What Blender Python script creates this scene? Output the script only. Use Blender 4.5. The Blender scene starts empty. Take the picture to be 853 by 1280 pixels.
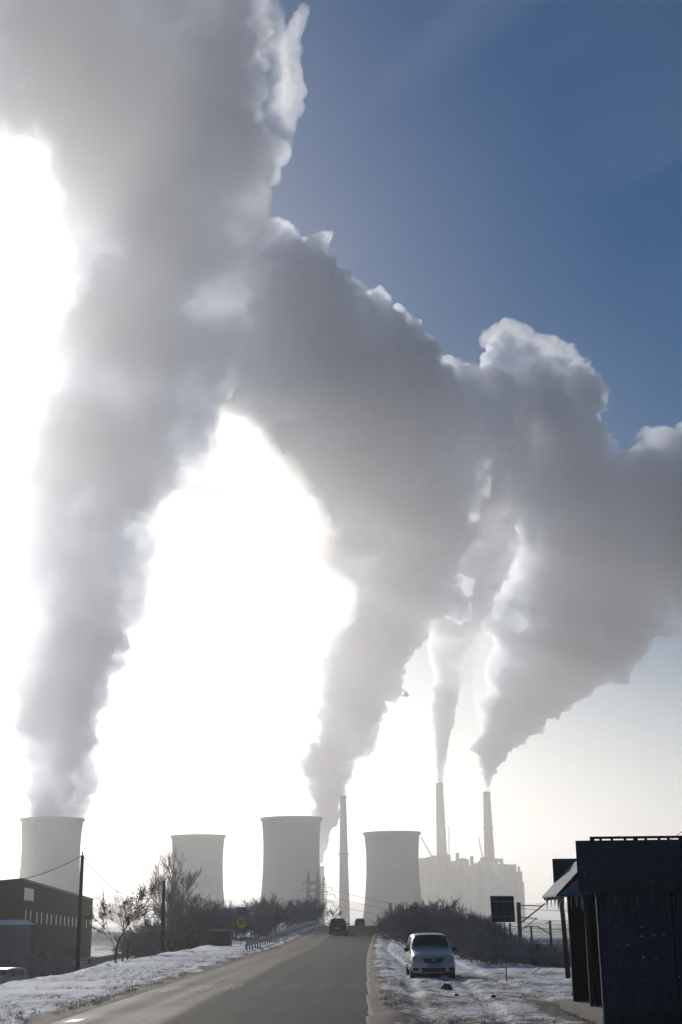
import bpy, bmesh, math, random
import numpy as np
from mathutils import Vector, Matrix, noise as mnoise

random.seed(7)
SC = bpy.context.scene
COL = SC.collection
R = math.radians

# ------------------------------------------------------------------ camera
W, H, F = 853.0, 1280.0, 1650.0        # photograph size and focal length in its pixels
HORIZON = 1150.0
PITCH = math.atan((HORIZON - H / 2) / F)
ROLL = R(0.7)
K = (F / math.cos(PITCH) ** 2) / 1360.17      # metres ahead per unit of the distances used below
EYE = Vector((0.0, 0.0, 2.0))
cam_d = bpy.data.cameras.new("camera")
cam = bpy.data.objects.new("camera", cam_d)
COL.objects.link(cam)
cam_d.sensor_fit = 'VERTICAL'
cam_d.sensor_height = 36.0
cam_d.lens = 36.0 * F / H
cam_d.clip_start = 0.1
cam_d.clip_end = 60000
cam.location = EYE
cam.rotation_mode = 'QUATERNION'
cam.rotation_quaternion = (Matrix.Rotation(math.pi / 2 + PITCH, 3, 'X') @ Matrix.Rotation(-ROLL, 3, 'Z')).to_quaternion()
SC.camera = cam

def ray(px, py):
    """world direction through a pixel of the photograph, scaled so that y = 1"""
    u, v = (px - W / 2) / F, -(py - H / 2) / F
    u, v = u * math.cos(ROLL) + v * math.sin(ROLL), v * math.cos(ROLL) - u * math.sin(ROLL)
    c, s = math.cos(PITCH), math.sin(PITCH)
    d = Vector((u, c - v * s, s + v * c))
    return d / d.y

def at(px, py, D):
    """the point seen at a pixel at horizontal distance D ahead"""
    return EYE + ray(px, py) * (D * K)

def px_size(n, py, D):
    """metres that n pixels of the photograph span at row py and distance D"""
    v = -(py - H / 2) / F
    return n / F * D * K / (math.cos(PITCH) - v * math.sin(PITCH))

# ------------------------------------------------------------------ light
SUN_PX = (-35, 570)
sd = ray(*SUN_PX).normalized()
SUN_EL = math.asin(sd.z)
SUN_AZ = math.atan2(sd.x, sd.y)
world = bpy.data.worlds.new("World")
SC.world = world
world.use_nodes = True
wn = world.node_tree
wn.nodes.clear()
wo = wn.nodes.new('ShaderNodeOutputWorld')
wb = wn.nodes.new('ShaderNodeBackground')
sky = wn.nodes.new('ShaderNodeTexSky')
sky.sky_type = 'NISHITA'
sky.sun_disc = False
sky.sun_elevation = SUN_EL
sky.sun_rotation = SUN_AZ
sky.altitude = 300
sky.air_density = 1.0
sky.dust_density = 1.0
sky.ozone_density = 3
wb.inputs['Strength'].default_value = 0.062
hs = wn.nodes.new('ShaderNodeHueSaturation')
hs.inputs['Saturation'].default_value = 1.85
wn.links.new(sky.outputs[0], hs.inputs['Color'])
wn.links.new(hs.outputs[0], wb.inputs[0])
wn.links.new(wb.outputs[0], wo.inputs[0])

sun_d = bpy.data.lights.new("sun", 'SUN')
sun_d.energy = 4.8
sun_d.angle = R(0.53)
sun_d.color = (1.0, 0.95, 0.89)
sun = bpy.data.objects.new("sun", sun_d)
COL.objects.link(sun)
sun.rotation_euler = sd.to_track_quat('Z', 'Y').to_euler()
sun.location = (0, 0, 50)

SC.view_settings.view_transform = 'Standard'
SC.view_settings.look = 'None'
SC.view_settings.gamma = 1.0
SC.view_settings.use_curve_mapping = False
SC.view_settings.exposure = -0.45
SC.render.engine = 'CYCLES'
cy = SC.cycles
cy.volume_step_rate = 0.6
cy.use_denoising = True
cy.denoiser = 'OPENIMAGEDENOISE'
cy.max_bounces = 12
cy.volume_bounces = 8
cy.diffuse_bounces = 2
cy.glossy_bounces = 2
cy.transmission_bounces = 2
cy.transparent_max_bounces = 64
cy.sample_clamp_indirect = 4.0
cy.use_adaptive_sampling = True
cy.adaptive_threshold = 0.02
# ------------------------------------------------------------------ helpers
def mat(name, color, rough=0.7, metal=0.0, noise=None, bump=None, spec=0.5, emit=None):
    """Principled material; noise = (scale, second colour, contrast); bump = (scale, strength, distance)"""
    m = bpy.data.materials.new(name)
    m.use_nodes = True
    nt = m.node_tree
    b = nt.nodes['Principled BSDF']
    b.inputs['Base Color'].default_value = (*color, 1)
    b.inputs['Roughness'].default_value = rough
    b.inputs['Metallic'].default_value = metal
    b.inputs['Specular IOR Level'].default_value = spec
    tc = nt.nodes.new('ShaderNodeTexCoord')
    if noise:
        n = nt.nodes.new('ShaderNodeTexNoise')
        n.inputs['Scale'].default_value = noise[0]
        n.inputs['Detail'].default_value = 8
        n.inputs['Roughness'].default_value = 0.65
        nt.links.new(tc.outputs['Object'], n.inputs['Vector'])
        r = nt.nodes.new('ShaderNodeValToRGB')
        c = noise[2] if len(noise) > 2 else 0.2
        r.color_ramp.elements[0].position = 0.5 - c
        r.color_ramp.elements[1].position = 0.5 + c
        r.color_ramp.elements[0].color = (*color, 1)
        r.color_ramp.elements[1].color = (*noise[1], 1)
        nt.links.new(n.outputs[0], r.inputs[0])
        nt.links.new(r.outputs[0], b.inputs['Base Color'])
    if bump:
        n = nt.nodes.new('ShaderNodeTexNoise')
        n.inputs['Scale'].default_value = bump[0]
        n.inputs['Detail'].default_value = 6
        nt.links.new(tc.outputs['Object'], n.inputs['Vector'])
        u = nt.nodes.new('ShaderNodeBump')
        u.inputs['Strength'].default_value = bump[1]
        u.inputs['Distance'].default_value = bump[2]
        nt.links.new(n.outputs[0], u.inputs['Height'])
        nt.links.new(u.outputs[0], b.inputs['Normal'])
    return m

def tag(o, label=None, cat=None, group=None, kind=None):
    if label: o['label'] = label
    if cat: o['category'] = cat
    if group: o['group'] = group
    if kind: o['kind'] = kind
    return o

def empty(name, loc, label=None, cat=None, group=None, rz=0.0):
    o = bpy.data.objects.new(name, None)
    COL.objects.link(o)
    o.location = loc
    o.rotation_euler = (0, 0, rz)
    o.empty_display_size = 0.3
    return tag(o, label, cat, group)

class MB:
    """collects shapes, then becomes one mesh object"""
    def __init__(s):
        s.v, s.f = [], []
    def quad(s, *p):
        n = len(s.v)
        s.v += [tuple(q) for q in p]
        s.f.append(tuple(range(n, n + len(p))))
        return s
    def box(s, c, d, rz=0.0, rx=0.0, ry=0.0):
        n = len(s.v)
        M = Matrix.Rotation(rz, 3, 'Z') @ Matrix.Rotation(rx, 3, 'X') @ Matrix.Rotation(ry, 3, 'Y')
        for k in range(8):
            q = M @ Vector((((k & 1) - .5) * d[0], ((k >> 1 & 1) - .5) * d[1], ((k >> 2 & 1) - .5) * d[2]))
            s.v.append((q.x + c[0], q.y + c[1], q.z + c[2]))
        for f in ((0, 2, 3, 1), (4, 5, 7, 6), (0, 1, 5, 4), (2, 6, 7, 3), (0, 4, 6, 2), (1, 3, 7, 5)):
            s.f.append(tuple(n + i for i in f))
        return s
    def span(s, lo, hi):
        return s.box([(a + b) / 2 for a, b in zip(lo, hi)], [abs(b - a) for a, b in zip(lo, hi)])
    def tube(s, p0, p1, r0, r1=None, n=6, cap=True):
        r1 = r0 if r1 is None else r1
        p0, p1 = Vector(p0), Vector(p1)
        d = (p1 - p0)
        if d.length < 1e-6:
            return s
        d.normalize()
        a = d.orthogonal().normalized()
        b = d.cross(a)
        k = len(s.v)
        for p, r in ((p0, r0), (p1, r1)):
            for i in range(n):
                t = 2 * math.pi * i / n
                s.v.append(tuple(p + a * (r * math.cos(t)) + b * (r * math.sin(t))))
        for i in range(n):
            j = (i + 1) % n
            s.f.append((k + i, k + j, k + n + j, k + n + i))
        if cap:
            s.f.append(tuple(k + i for i in range(n))[::-1])
            s.f.append(tuple(k + n + i for i in range(n)))
        return s
    def path(s, pts, r, n=5):
        for a, b in zip(pts, pts[1:]):
            s.tube(a, b, r, r, n)
        return s
    def lathe(s, prof, c=(0, 0, 0), n=64, closed=False):
        """prof = [(r, z)...]"""
        k = len(s.v)
        for r, z in prof:
            for i in range(n):
                t = 2 * math.pi * i / n
                s.v.append((c[0] + r * math.cos(t), c[1] + r * math.sin(t), c[2] + z))
        m = len(prof)
        for j in range(m if closed else m - 1):
            for i in range(n):
                i2 = (i + 1) % n
                j2 = (j + 1) % m
                s.f.append((k + j * n + i, k + j * n + i2, k + j2 * n + i2, k + j2 * n + i))
        return s
    def prism(s, poly, y0, y1):
        """poly in (x, z), pushed from y0 to y1"""
        k, n = len(s.v), len(poly)
        s.v += [(x, y0, z) for x, z in poly] + [(x, y1, z) for x, z in poly]
        s.f.append(tuple(range(k, k + n)))
        s.f.append(tuple(range(k + n, k + 2 * n))[::-1])
        for i in range(n):
            j = (i + 1) % n
            s.f.append((k + j, k + i, k + n + i, k + n + j))
        return s
    def build(s, name, m, parent=None, smooth=False, origin=None, bevel=0.0):
        me = bpy.data.meshes.new(name)
        me.from_pydata(s.v, [], s.f)
        if origin is not None:
            me.transform(Matrix.Translation(-Vector(origin)))
        bm = bmesh.new()
        bm.from_mesh(me)
        bmesh.ops.recalc_face_normals(bm, faces=bm.faces)
        if bevel:
            bmesh.ops.bevel(bm, geom=list(bm.edges), offset=bevel, segments=2, affect='EDGES', clamp_overlap=True)
        bm.to_mesh(me)
        bm.free()
        if smooth:
            for f in me.polygons:
                f.use_smooth = True
            try:
                me.set_sharp_from_angle(angle=R(38))
            except Exception:
                pass
        o = bpy.data.objects.new(name, me)
        COL.objects.link(o)
        if m is not None:
            me.materials.append(m)
        if parent is not None:
            o.parent = parent
        if origin is not None:
            o.location = origin
        return o

def kids(o):
    return [c for c in list(COL.objects) if c.parent == o]

def dup(root, loc, rz=None, scale=None, label=None, swap=None):
    """a copy of a thing with copies of its parts and sub-parts"""
    def cp(o, par):
        c = o.copy()
        COL.objects.link(c)
        if par is not None:
            c.parent = par
        for ch in kids(o):
            cp(ch, c)
        return c
    r = cp(root, None)
    r.location = loc
    if rz is not None:
        r.rotation_euler = (0, 0, rz)
    if scale is not None:
        r.scale = (scale,) * 3 if not hasattr(scale, '__len__') else scale
    if label:
        r['label'] = label
    return r
# ------------------------------------------------------------------ haze and smoke
def vol_mat(name, color, density, g, skin=0.0, rise=None, mottle=None):
    """rise = (z0, density there, z1): thins out to DENSITY at z1; mottle = (metres, lowest factor, highest factor)"""
    m = bpy.data.materials.new(name)
    m.use_nodes = True
    nt = m.node_tree
    nt.nodes.clear()
    o = nt.nodes.new('ShaderNodeOutputMaterial')
    v = nt.nodes.new('ShaderNodeVolumePrincipled')
    v.inputs['Color'].default_value = (*color, 1)
    v.inputs['Density'].default_value = density
    v.inputs['Anisotropy'].default_value = g
    nt.links.new(v.outputs[0], o.inputs['Volume'])
    if rise or mottle:
        geo = nt.nodes.new('ShaderNodeNewGeometry')
        last = None
        if rise:
            sp = nt.nodes.new('ShaderNodeSeparateXYZ')
            nt.links.new(geo.outputs['Position'], sp.inputs[0])
            mr = nt.nodes.new('ShaderNodeMapRange')
            for k, q in zip((1, 2, 3, 4), (rise[0], rise[2], 1.0, 0.0)):
                mr.inputs[k].default_value = q
            nt.links.new(sp.outputs[2], mr.inputs[0])
            pw = nt.nodes.new('ShaderNodeMath'); pw.operation = 'POWER'; pw.inputs[1].default_value = 3.0
            nt.links.new(mr.outputs[0], pw.inputs[0])
            ml = nt.nodes.new('ShaderNodeMath'); ml.operation = 'MULTIPLY_ADD'
            ml.inputs[1].default_value = rise[1] - density; ml.inputs[2].default_value = density
            nt.links.new(pw.outputs[0], ml.inputs[0])
            last = ml.outputs[0]
        if mottle:
            nz = nt.nodes.new('ShaderNodeTexNoise')
            nz.inputs['Scale'].default_value = 1.0 / mottle[0]
            nz.inputs['Detail'].default_value = 4
            nz.inputs['Roughness'].default_value = 0.6
            nt.links.new(geo.outputs['Position'], nz.inputs['Vector'])
            mr = nt.nodes.new('ShaderNodeMapRange')
            for k, q in zip((1, 2, 3, 4), (0.38, 0.62, mottle[1], mottle[2])):
                mr.inputs[k].default_value = q
            nt.links.new(nz.outputs[0], mr.inputs[0])
            ml = nt.nodes.new('ShaderNodeMath'); ml.operation = 'MULTIPLY'
            nt.links.new(mr.outputs[0], ml.inputs[0])
            if last is None: ml.inputs[1].default_value = density
            else: nt.links.new(last, ml.inputs[1])
            last = ml.outputs[0]
        nt.links.new(last, v.inputs['Density'])
    if skin:
        t = nt.nodes.new('ShaderNodeBsdfTransparent')
        l = nt.nodes.new('ShaderNodeBsdfTranslucent')
        l.inputs['Color'].default_value = (0.9, 0.9, 0.9, 1)
        mx = nt.nodes.new('ShaderNodeMixShader')
        mx.inputs[0].default_value = skin
        nt.links.new(t.outputs[0], mx.inputs[1])
        nt.links.new(l.outputs[0], mx.inputs[2])
        nt.links.new(mx.outputs[0], o.inputs['Surface'])
    return m

_G = np.random.RandomState(3)
_PERM = _G.permutation(256)
_PERM = np.concatenate([_PERM, _PERM, _PERM]).astype(np.int32)
_GRAD = _G.normal(size=(256, 3)).astype(np.float32)
_GRAD /= np.linalg.norm(_GRAD, axis=1, keepdims=True)

def pnoise(p):
    """gradient noise of an (n,3) array, about -1..1"""
    i = np.floor(p).astype(np.int32)
    f = (p - i).astype(np.float32)
    i &= 255
    w = f * f * f * (f * (f * 6 - 15) + 10)
    out = np.zeros(len(p), np.float32)
    for dx in (0, 1):
        for dy in (0, 1):
            for dz in (0, 1):
                h = _PERM[_PERM[_PERM[(i[:, 0] + dx) & 255] + ((i[:, 1] + dy) & 255)] + ((i[:, 2] + dz) & 255)]
                g = _GRAD[h]
                d = g[:, 0] * (f[:, 0] - dx) + g[:, 1] * (f[:, 1] - dy) + g[:, 2] * (f[:, 2] - dz)
                wx = w[:, 0] if dx else 1 - w[:, 0]
                wy = w[:, 1] if dy else 1 - w[:, 1]
                wz = w[:, 2] if dz else 1 - w[:, 2]
                out += wx * wy * wz * d
    return out * 1.5

MEAN_N = float(np.abs(pnoise(_G.uniform(0, 200, (20000, 3)).astype(np.float32))).mean()) * 0.9
print('mean noise', MEAN_N)

def plume(name, ctrls, label, group, mat, voxel, seed=0, amp=1.0, levels=1, cat='smoke plume', fine=1.0, swell=0.2):
    """a billowing closed body along one or more tracks; each track is a list of (px, py, radius_px, distance)"""
    import openvdb as vdb
    pts = []
    for track in ctrls:
        tr = [(at(a, b, D), px_size(r, b, D)) for a, b, r, D in track]
        for (p0, r0), (p1, r1) in zip(tr, tr[1:]):
            n = max(2, int((p1 - p0).length / (0.25 * min(r0, r1))))
            for k in range(n):
                t = k / n
                pts.append((*(p0.lerp(p1, t)), r0 + (r1 - r0) * t))
        pts.append((*tr[-1][0], tr[-1][1]))
    pts = np.array(pts, np.float32)
    pad = pts[:, 3].max() * 0.8
    lo = (pts[:, :3] - pts[:, 3:]).min(0) - pad
    hi = (pts[:, :3] + pts[:, 3:]).max(0) + pad
    n = np.ceil((hi - lo) / voxel).astype(int) + 1
    sdf = np.full(n, 1e3, np.float32)
    rad = np.full(n, 1.0, np.float32)
    for x, y, z, r in pts:
        m = r * 1.8 + 2 * voxel
        a = np.maximum(0, np.floor((np.array((x, y, z)) - m - lo) / voxel).astype(int))
        b = np.minimum(n, np.ceil((np.array((x, y, z)) + m - lo) / voxel).astype(int))
        gx, gy, gz = (lo[k] + np.arange(a[k], b[k]) * voxel for k in range(3))
        d = np.sqrt((gx[:, None, None] - x) ** 2 + (gy[None, :, None] - y) ** 2 + (gz[None, None, :] - z) ** 2) - r
        s = sdf[a[0]:b[0], a[1]:b[1], a[2]:b[2]]
        q = rad[a[0]:b[0], a[1]:b[1], a[2]:b[2]]
        t = d / r < s / q                      # relative depth decides which radius rules
        s[t] = d[t]
        q[t] = r
    near = (sdf > -0.8 * rad) & (sdf < 0.75 * rad)
    p = np.argwhere(near).astype(np.float32) * voxel + lo
    r = rad[near]
    off = np.float32(seed * 37.7)
    def octaves(p, r, wl, stop):
        disp = np.zeros(len(p), np.float32)
        while wl > stop:
            k = np.minimum(wl * 0.42, r * 0.38) * np.clip(r * 2.6 / wl, 0, 1) ** 2
            disp += k * (np.abs(pnoise(p / wl + off + wl)) - MEAN_N)
            wl *= 0.55
        return disp, wl
    disp, wl = octaves(p, r, 230.0, 5.0 * voxel)
    disp += swell * r * pnoise(p / 300 + off) * np.clip(r / 60, 0.2, 1)
    grid = np.array(sdf)
    grid[near] -= amp * disp
    g = vdb.FloatGrid(background=1e3)
    g.copyFromArray(grid)
    P, T, Q = g.convertToPolygons(isovalue=0.0, adaptivity=0.0)
    me = bpy.data.meshes.new(name)
    me.from_pydata((P * voxel + lo).tolist(), [], Q[:, ::-1].tolist() + T[:, ::-1].tolist())
    me.update()
    # keep the large connected bodies, drop crumbs
    bm = bmesh.new()
    bm.from_mesh(me)
    seen = set()
    comps = []
    for v in bm.verts:
        if v.index in seen:
            continue
        st = [v]
        seen.add(v.index)
        comp = []
        while st:
            c = st.pop()
            comp.append(c)
            for e in c.link_edges:
                w = e.other_vert(c)
                if w.index not in seen:
                    seen.add(w.index)
                    st.append(w)
        comps.append(comp)
    most = max(len(c) for c in comps)
    kill = [v for c in comps if len(c) < 0.12 * most for v in c]
    bmesh.ops.delete(bm, geom=kill, context='VERTS')
    bmesh.ops.recalc_face_normals(bm, faces=bm.faces)
    bm.to_mesh(me)
    bm.free()
    o = bpy.data.objects.new(name, me)
    COL.objects.link(o)
    if levels:
        sm = o.modifiers.new('s', 'SUBSURF')
        sm.levels = levels
        me2 = bpy.data.meshes.new_from_object(o.evaluated_get(bpy.context.evaluated_depsgraph_get()))
        o.modifiers.clear()
        o.data = me2
        bpy.data.meshes.remove(me)
        me = me2
        me.name = name
    # small billows, pushed out along the surface
    nv = len(me.vertices)
    co = np.empty(nv * 3, np.float32); me.vertices.foreach_get('co', co); co = co.reshape(-1, 3)
    no = np.empty(nv * 3, np.float32); me.vertices.foreach_get('normal', no); no = no.reshape(-1, 3)
    ix = np.clip(((co - lo) / voxel).astype(int), 0, n - 1)
    rv = rad[ix[:, 0], ix[:, 1], ix[:, 2]]
    dv, _ = octaves(co, rv, wl, 2.2 * voxel / 2 ** levels)
    torn = np.clip(0.95 + 1.0 * pnoise(co / 140 + off + 9), 0.6, 1.35)    # calm here, torn there
    co += no * (dv * fine * torn)[:, None]
    me.vertices.foreach_set('co', co.ravel())
    me.update()
    for f in me.polygons:
        f.use_smooth = True
    me.materials.clear()
    me.materials.append(mat)
    o['label'] = label
    o['category'] = cat
    if group:
        o['group'] = group
    print("PLUME", name, nv, n)
    return o
# ------------------------------------------------------------------ terrain
RW = 6.65                                # road width
SL = 0.0192                              # the road leads slightly to the right of straight ahead
def smooth(a, b, t):
    t = min(1.0, max(0.0, (t - a) / (b - a)))
    return t * t * (3 - 2 * t)
def road_z(y):
    if y < 76: return 0.0
    if y < 130:
        t = (y - 76) / 54
        return 1.27 * (0.45 * t + 0.55 * t * t * (3 - 2 * t))
    if y < 500:
        return 1.27 - 0.0098 * (y - 130) - 0.000006 * (y - 130) ** 2
    return road_z(499.9) - (y - 500) * 0.002 if y < 1200 else road_z(1199)
def road_r(y):
    b = 0.0 if y < 50 else 1.8 * ((y - 50) / 80) ** 2 if y < 130 else 1.8 + (y - 130) * 0.04
    return SL * y + b
def road_l(y):
    return road_r(y) - RW
def verge_l(y):                          # width of the left snow bank
    return 5.4 + 0.1 * smooth(60, 90, y) - 2.0 * smooth(95, 130, y)
def verge_r(y):                          # width of the right snow verge
    if y < 43: return 60.0
    if y < 60: return 60 + (7.2 - 60) * smooth(43, 47, y)
    return 7.2 - 4.8 * smooth(60, 100, y)
def plain_z(y):
    return -2.5 - 2.0 * smooth(130, 400, y)
def ground_z(x, y, rough=True):
    zr, xl, xr = road_z(y), road_l(y), road_r(y)
    if x < xl:
        t, w = xl - x, verge_l(y)
        crest = zr + 0.03 - 0.04 + 0.16 * smooth(38, 62, y) * smooth(0, w * 0.8, t)
        z = crest + (plain_z(y) - crest) * smooth(w, w + 7, t)
        edge = t
    elif x > xr:
        t, w = x - xr, verge_r(y)
        crest = zr + 0.02 - 0.12 * smooth(0, 3, t) + 0.10 * math.sin(x * .5 + 1) * smooth(2, 6, t) * 0.6
        low = plain_z(y) if y > 43 else crest
        if y < 52: low = crest + (plain_z(y) - crest) * smooth(43, 52, y)
        z = crest + (low - crest) * smooth(w, w + 5, t)
        edge = t
    else:
        return zr - (0.03 if min(x - xl, xr - x) < 0.2 else 0.06)
    if rough and y < 200 and abs(x) < 60:
        k = smooth(0.05, 0.9, edge)
        p = Vector((x, y * K, 0))
        q = Vector((x * 1.5 - y * .3, y * K * .8, 0))
        m = min(1.2, max(0.1, 0.55 + 1.3 * mnoise.noise(p * 0.16 + Vector((7, 3, 1)))))
        n = mnoise.noise(p * 0.3) * 0.09 + mnoise.noise(q * 0.8) * 0.06 + m * ((abs(mnoise.noise(q * 1.7)) - .2) * 0.07 + (abs(mnoise.noise(q * 3.7)) - .2) * 0.08 + mnoise.noise(p * 9) * .035)
        if x > xr:                       # old tyre ruts along the right verge
            for c, dp in ((1.5, .07), (3.0, .07), (4.6, .05)):
                w = abs(edge - c - .25 * math.sin(y * .13 + c))
                n = n * (1 - .5 * (1 - smooth(.12, .3, w))) - dp * (1 - smooth(.1, .28, w))
        n += .10 * smooth(.15, .45, edge) * (1 - smooth(.6, 1.3, edge)) * (0.6 + mnoise.noise(p * .6))
        z += k * n + 0.03 * smooth(0, 0.25, edge)
    return z

def axis(knots):
    out = [knots[0][0]]
    for (a, s), (b, _) in zip(knots, knots[1:]):
        n = max(1, int(round((b - a) / s)))
        out += [a + (b - a) * (k + 1) / n for k in range(n)]
    return out

def snow_mat():
    m = bpy.data.materials.new('trampled_snow')
    m.use_nodes = True
    nt = m.node_tree
    L = nt.links.new
    b = nt.nodes['Principled BSDF']
    b.inputs['Roughness'].default_value = 0.75
    b.inputs['Specular IOR Level'].default_value = 0.25
    g = nt.nodes.new('ShaderNodeNewGeometry')
    a = nt.nodes.new('ShaderNodeAttribute')
    a.attribute_name = 'dirt'
    def noise(scale, detail=8, rough=0.65):
        n = nt.nodes.new('ShaderNodeTexNoise')
        n.inputs['Scale'].default_value = scale
        n.inputs['Detail'].default_value = detail
        n.inputs['Roughness'].default_value = rough
        L(g.outputs['Position'], n.inputs['Vector'])
        return n.outputs[0]
    def mth(op, x, y):
        n = nt.nodes.new('ShaderNodeMath')
        n.operation = op
        for k, v in enumerate((x, y)):
            if isinstance(v, (int, float)): n.inputs[k].default_value = v
            else: L(v, n.inputs[k])
        return n.outputs[0]
    def ramp(x, lo, hi, c0, c1):
        r = nt.nodes.new('ShaderNodeValToRGB')
        r.color_ramp.elements[0].position = lo
        r.color_ramp.elements[1].position = hi
        r.color_ramp.elements[0].color = (*c0, 1)
        r.color_ramp.elements[1].color = (*c1, 1)
        L(x, r.inputs[0])
        return r.outputs[0]
    def mix(f, x, y):
        n = nt.nodes.new('ShaderNodeMixRGB')
        L(f, n.inputs[0]); L(x, n.inputs[1]); L(y, n.inputs[2])
        return n.outputs[0]
    big, mid, fine = noise(0.22), noise(2.6, 10, 0.75), noise(14, 6, 0.7)
    cover = mth('ADD', mth('MULTIPLY', big, 0.65), mth('ADD', mth('MULTIPLY', mid, 0.60), mth('MULTIPLY', fine, 0.35)))
    cover = mth('ADD', cover, mth('MULTIPLY', a.outputs['Fac'], 0.62))
    mask = ramp(cover, 0.83, 0.93, (0, 0, 0), (1, 1, 1))
    snow = ramp(big, 0.35, 0.7, (0.90, 0.90, 0.90), (0.80, 0.81, 0.84))
    dirt = ramp(fine, 0.35, 0.65, (0.045, 0.036, 0.028), (0.13, 0.10, 0.075))
    L(mix(mask, snow, dirt), b.inputs['Base Color'])
    u = nt.nodes.new('ShaderNodeBump')
    u.inputs['Strength'].default_value = 0.9
    u.inputs['Distance'].default_value = 0.10
    L(mth('ADD', mid, mth('MULTIPLY', fine, 0.4)), u.inputs['Height'])
    L(u.outputs[0], b.inputs['Normal'])
    return m

def terrain():
    xs = axis([(-9000, 1500), (-1500, 300), (-300, 50), (-100, 8), (-45, 1.2), (-16, 0.12), (14, 0.9), (45, 5), (100, 50), (300, 300), (1500, 1500), (9000, 1)])
    ys = axis([(-400, 80), (0, 3), (18, 0.13), (62, 0.6), (140, 3), (220, 20), (500, 150), (2000, 1200), (11000, 1)])
    V, D = [], []
    for y in ys:
        for x in xs:
            V.append((x, y * K, ground_z(x, y)))
            xl, xr = road_l(y), road_r(y)
            t = xl - x if x < xl else x - xr if x > xr else 0
            wr = 0.9 - 0.3 * smooth(22, 40, y) if x > xr else 0.75
            d = 1 - smooth(0.1, wr * (1 + 0.9 * mnoise.noise(Vector((x * .4, y * .7, 3)))), t)
            if x < xl:                                        # below the bank: bare, trodden yard
                d = max(d, 0.22 * smooth(verge_l(y) + 2, verge_l(y) + 8, t))
            elif x > xr and y > 43:
                d = max(d, 0.8 * smooth(verge_r(y) + .3, verge_r(y) + 3, t))
            if x > xr and y <= 43:
                d = max(d, 0.10 + 0.12 * smooth(24, 21, y), 0.75 * (1 - smooth(0, 1.6, math.hypot(max(0, 5.6 - x), 0 if y < 27.2 else y - 27.2))) if x < 5.6 or y < 29 else 0)
            if y > 140 or abs(x) > 60:
                d = 0.1 + 0.3 * max(0, mnoise.noise(Vector((x / 70, y / 70, 0))))
            D.append(d)
    nx = len(xs)
    Fc = [(j * nx + i, j * nx + i + 1, (j + 1) * nx + i + 1, (j + 1) * nx + i) for j in range(len(ys) - 1) for i in range(nx - 1)]
    me = bpy.data.meshes.new('snowy_ground')
    me.from_pydata(V, [], Fc)
    at_ = me.attributes.new('dirt', 'FLOAT', 'POINT')
    at_.data.foreach_set('value', D)
    for f in me.polygons: f.use_smooth = True
    me.materials.append(snow_mat())
    o = bpy.data.objects.new('ground', me)
    COL.objects.link(o)
    tag(o, kind='structure')
terrain()

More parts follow.
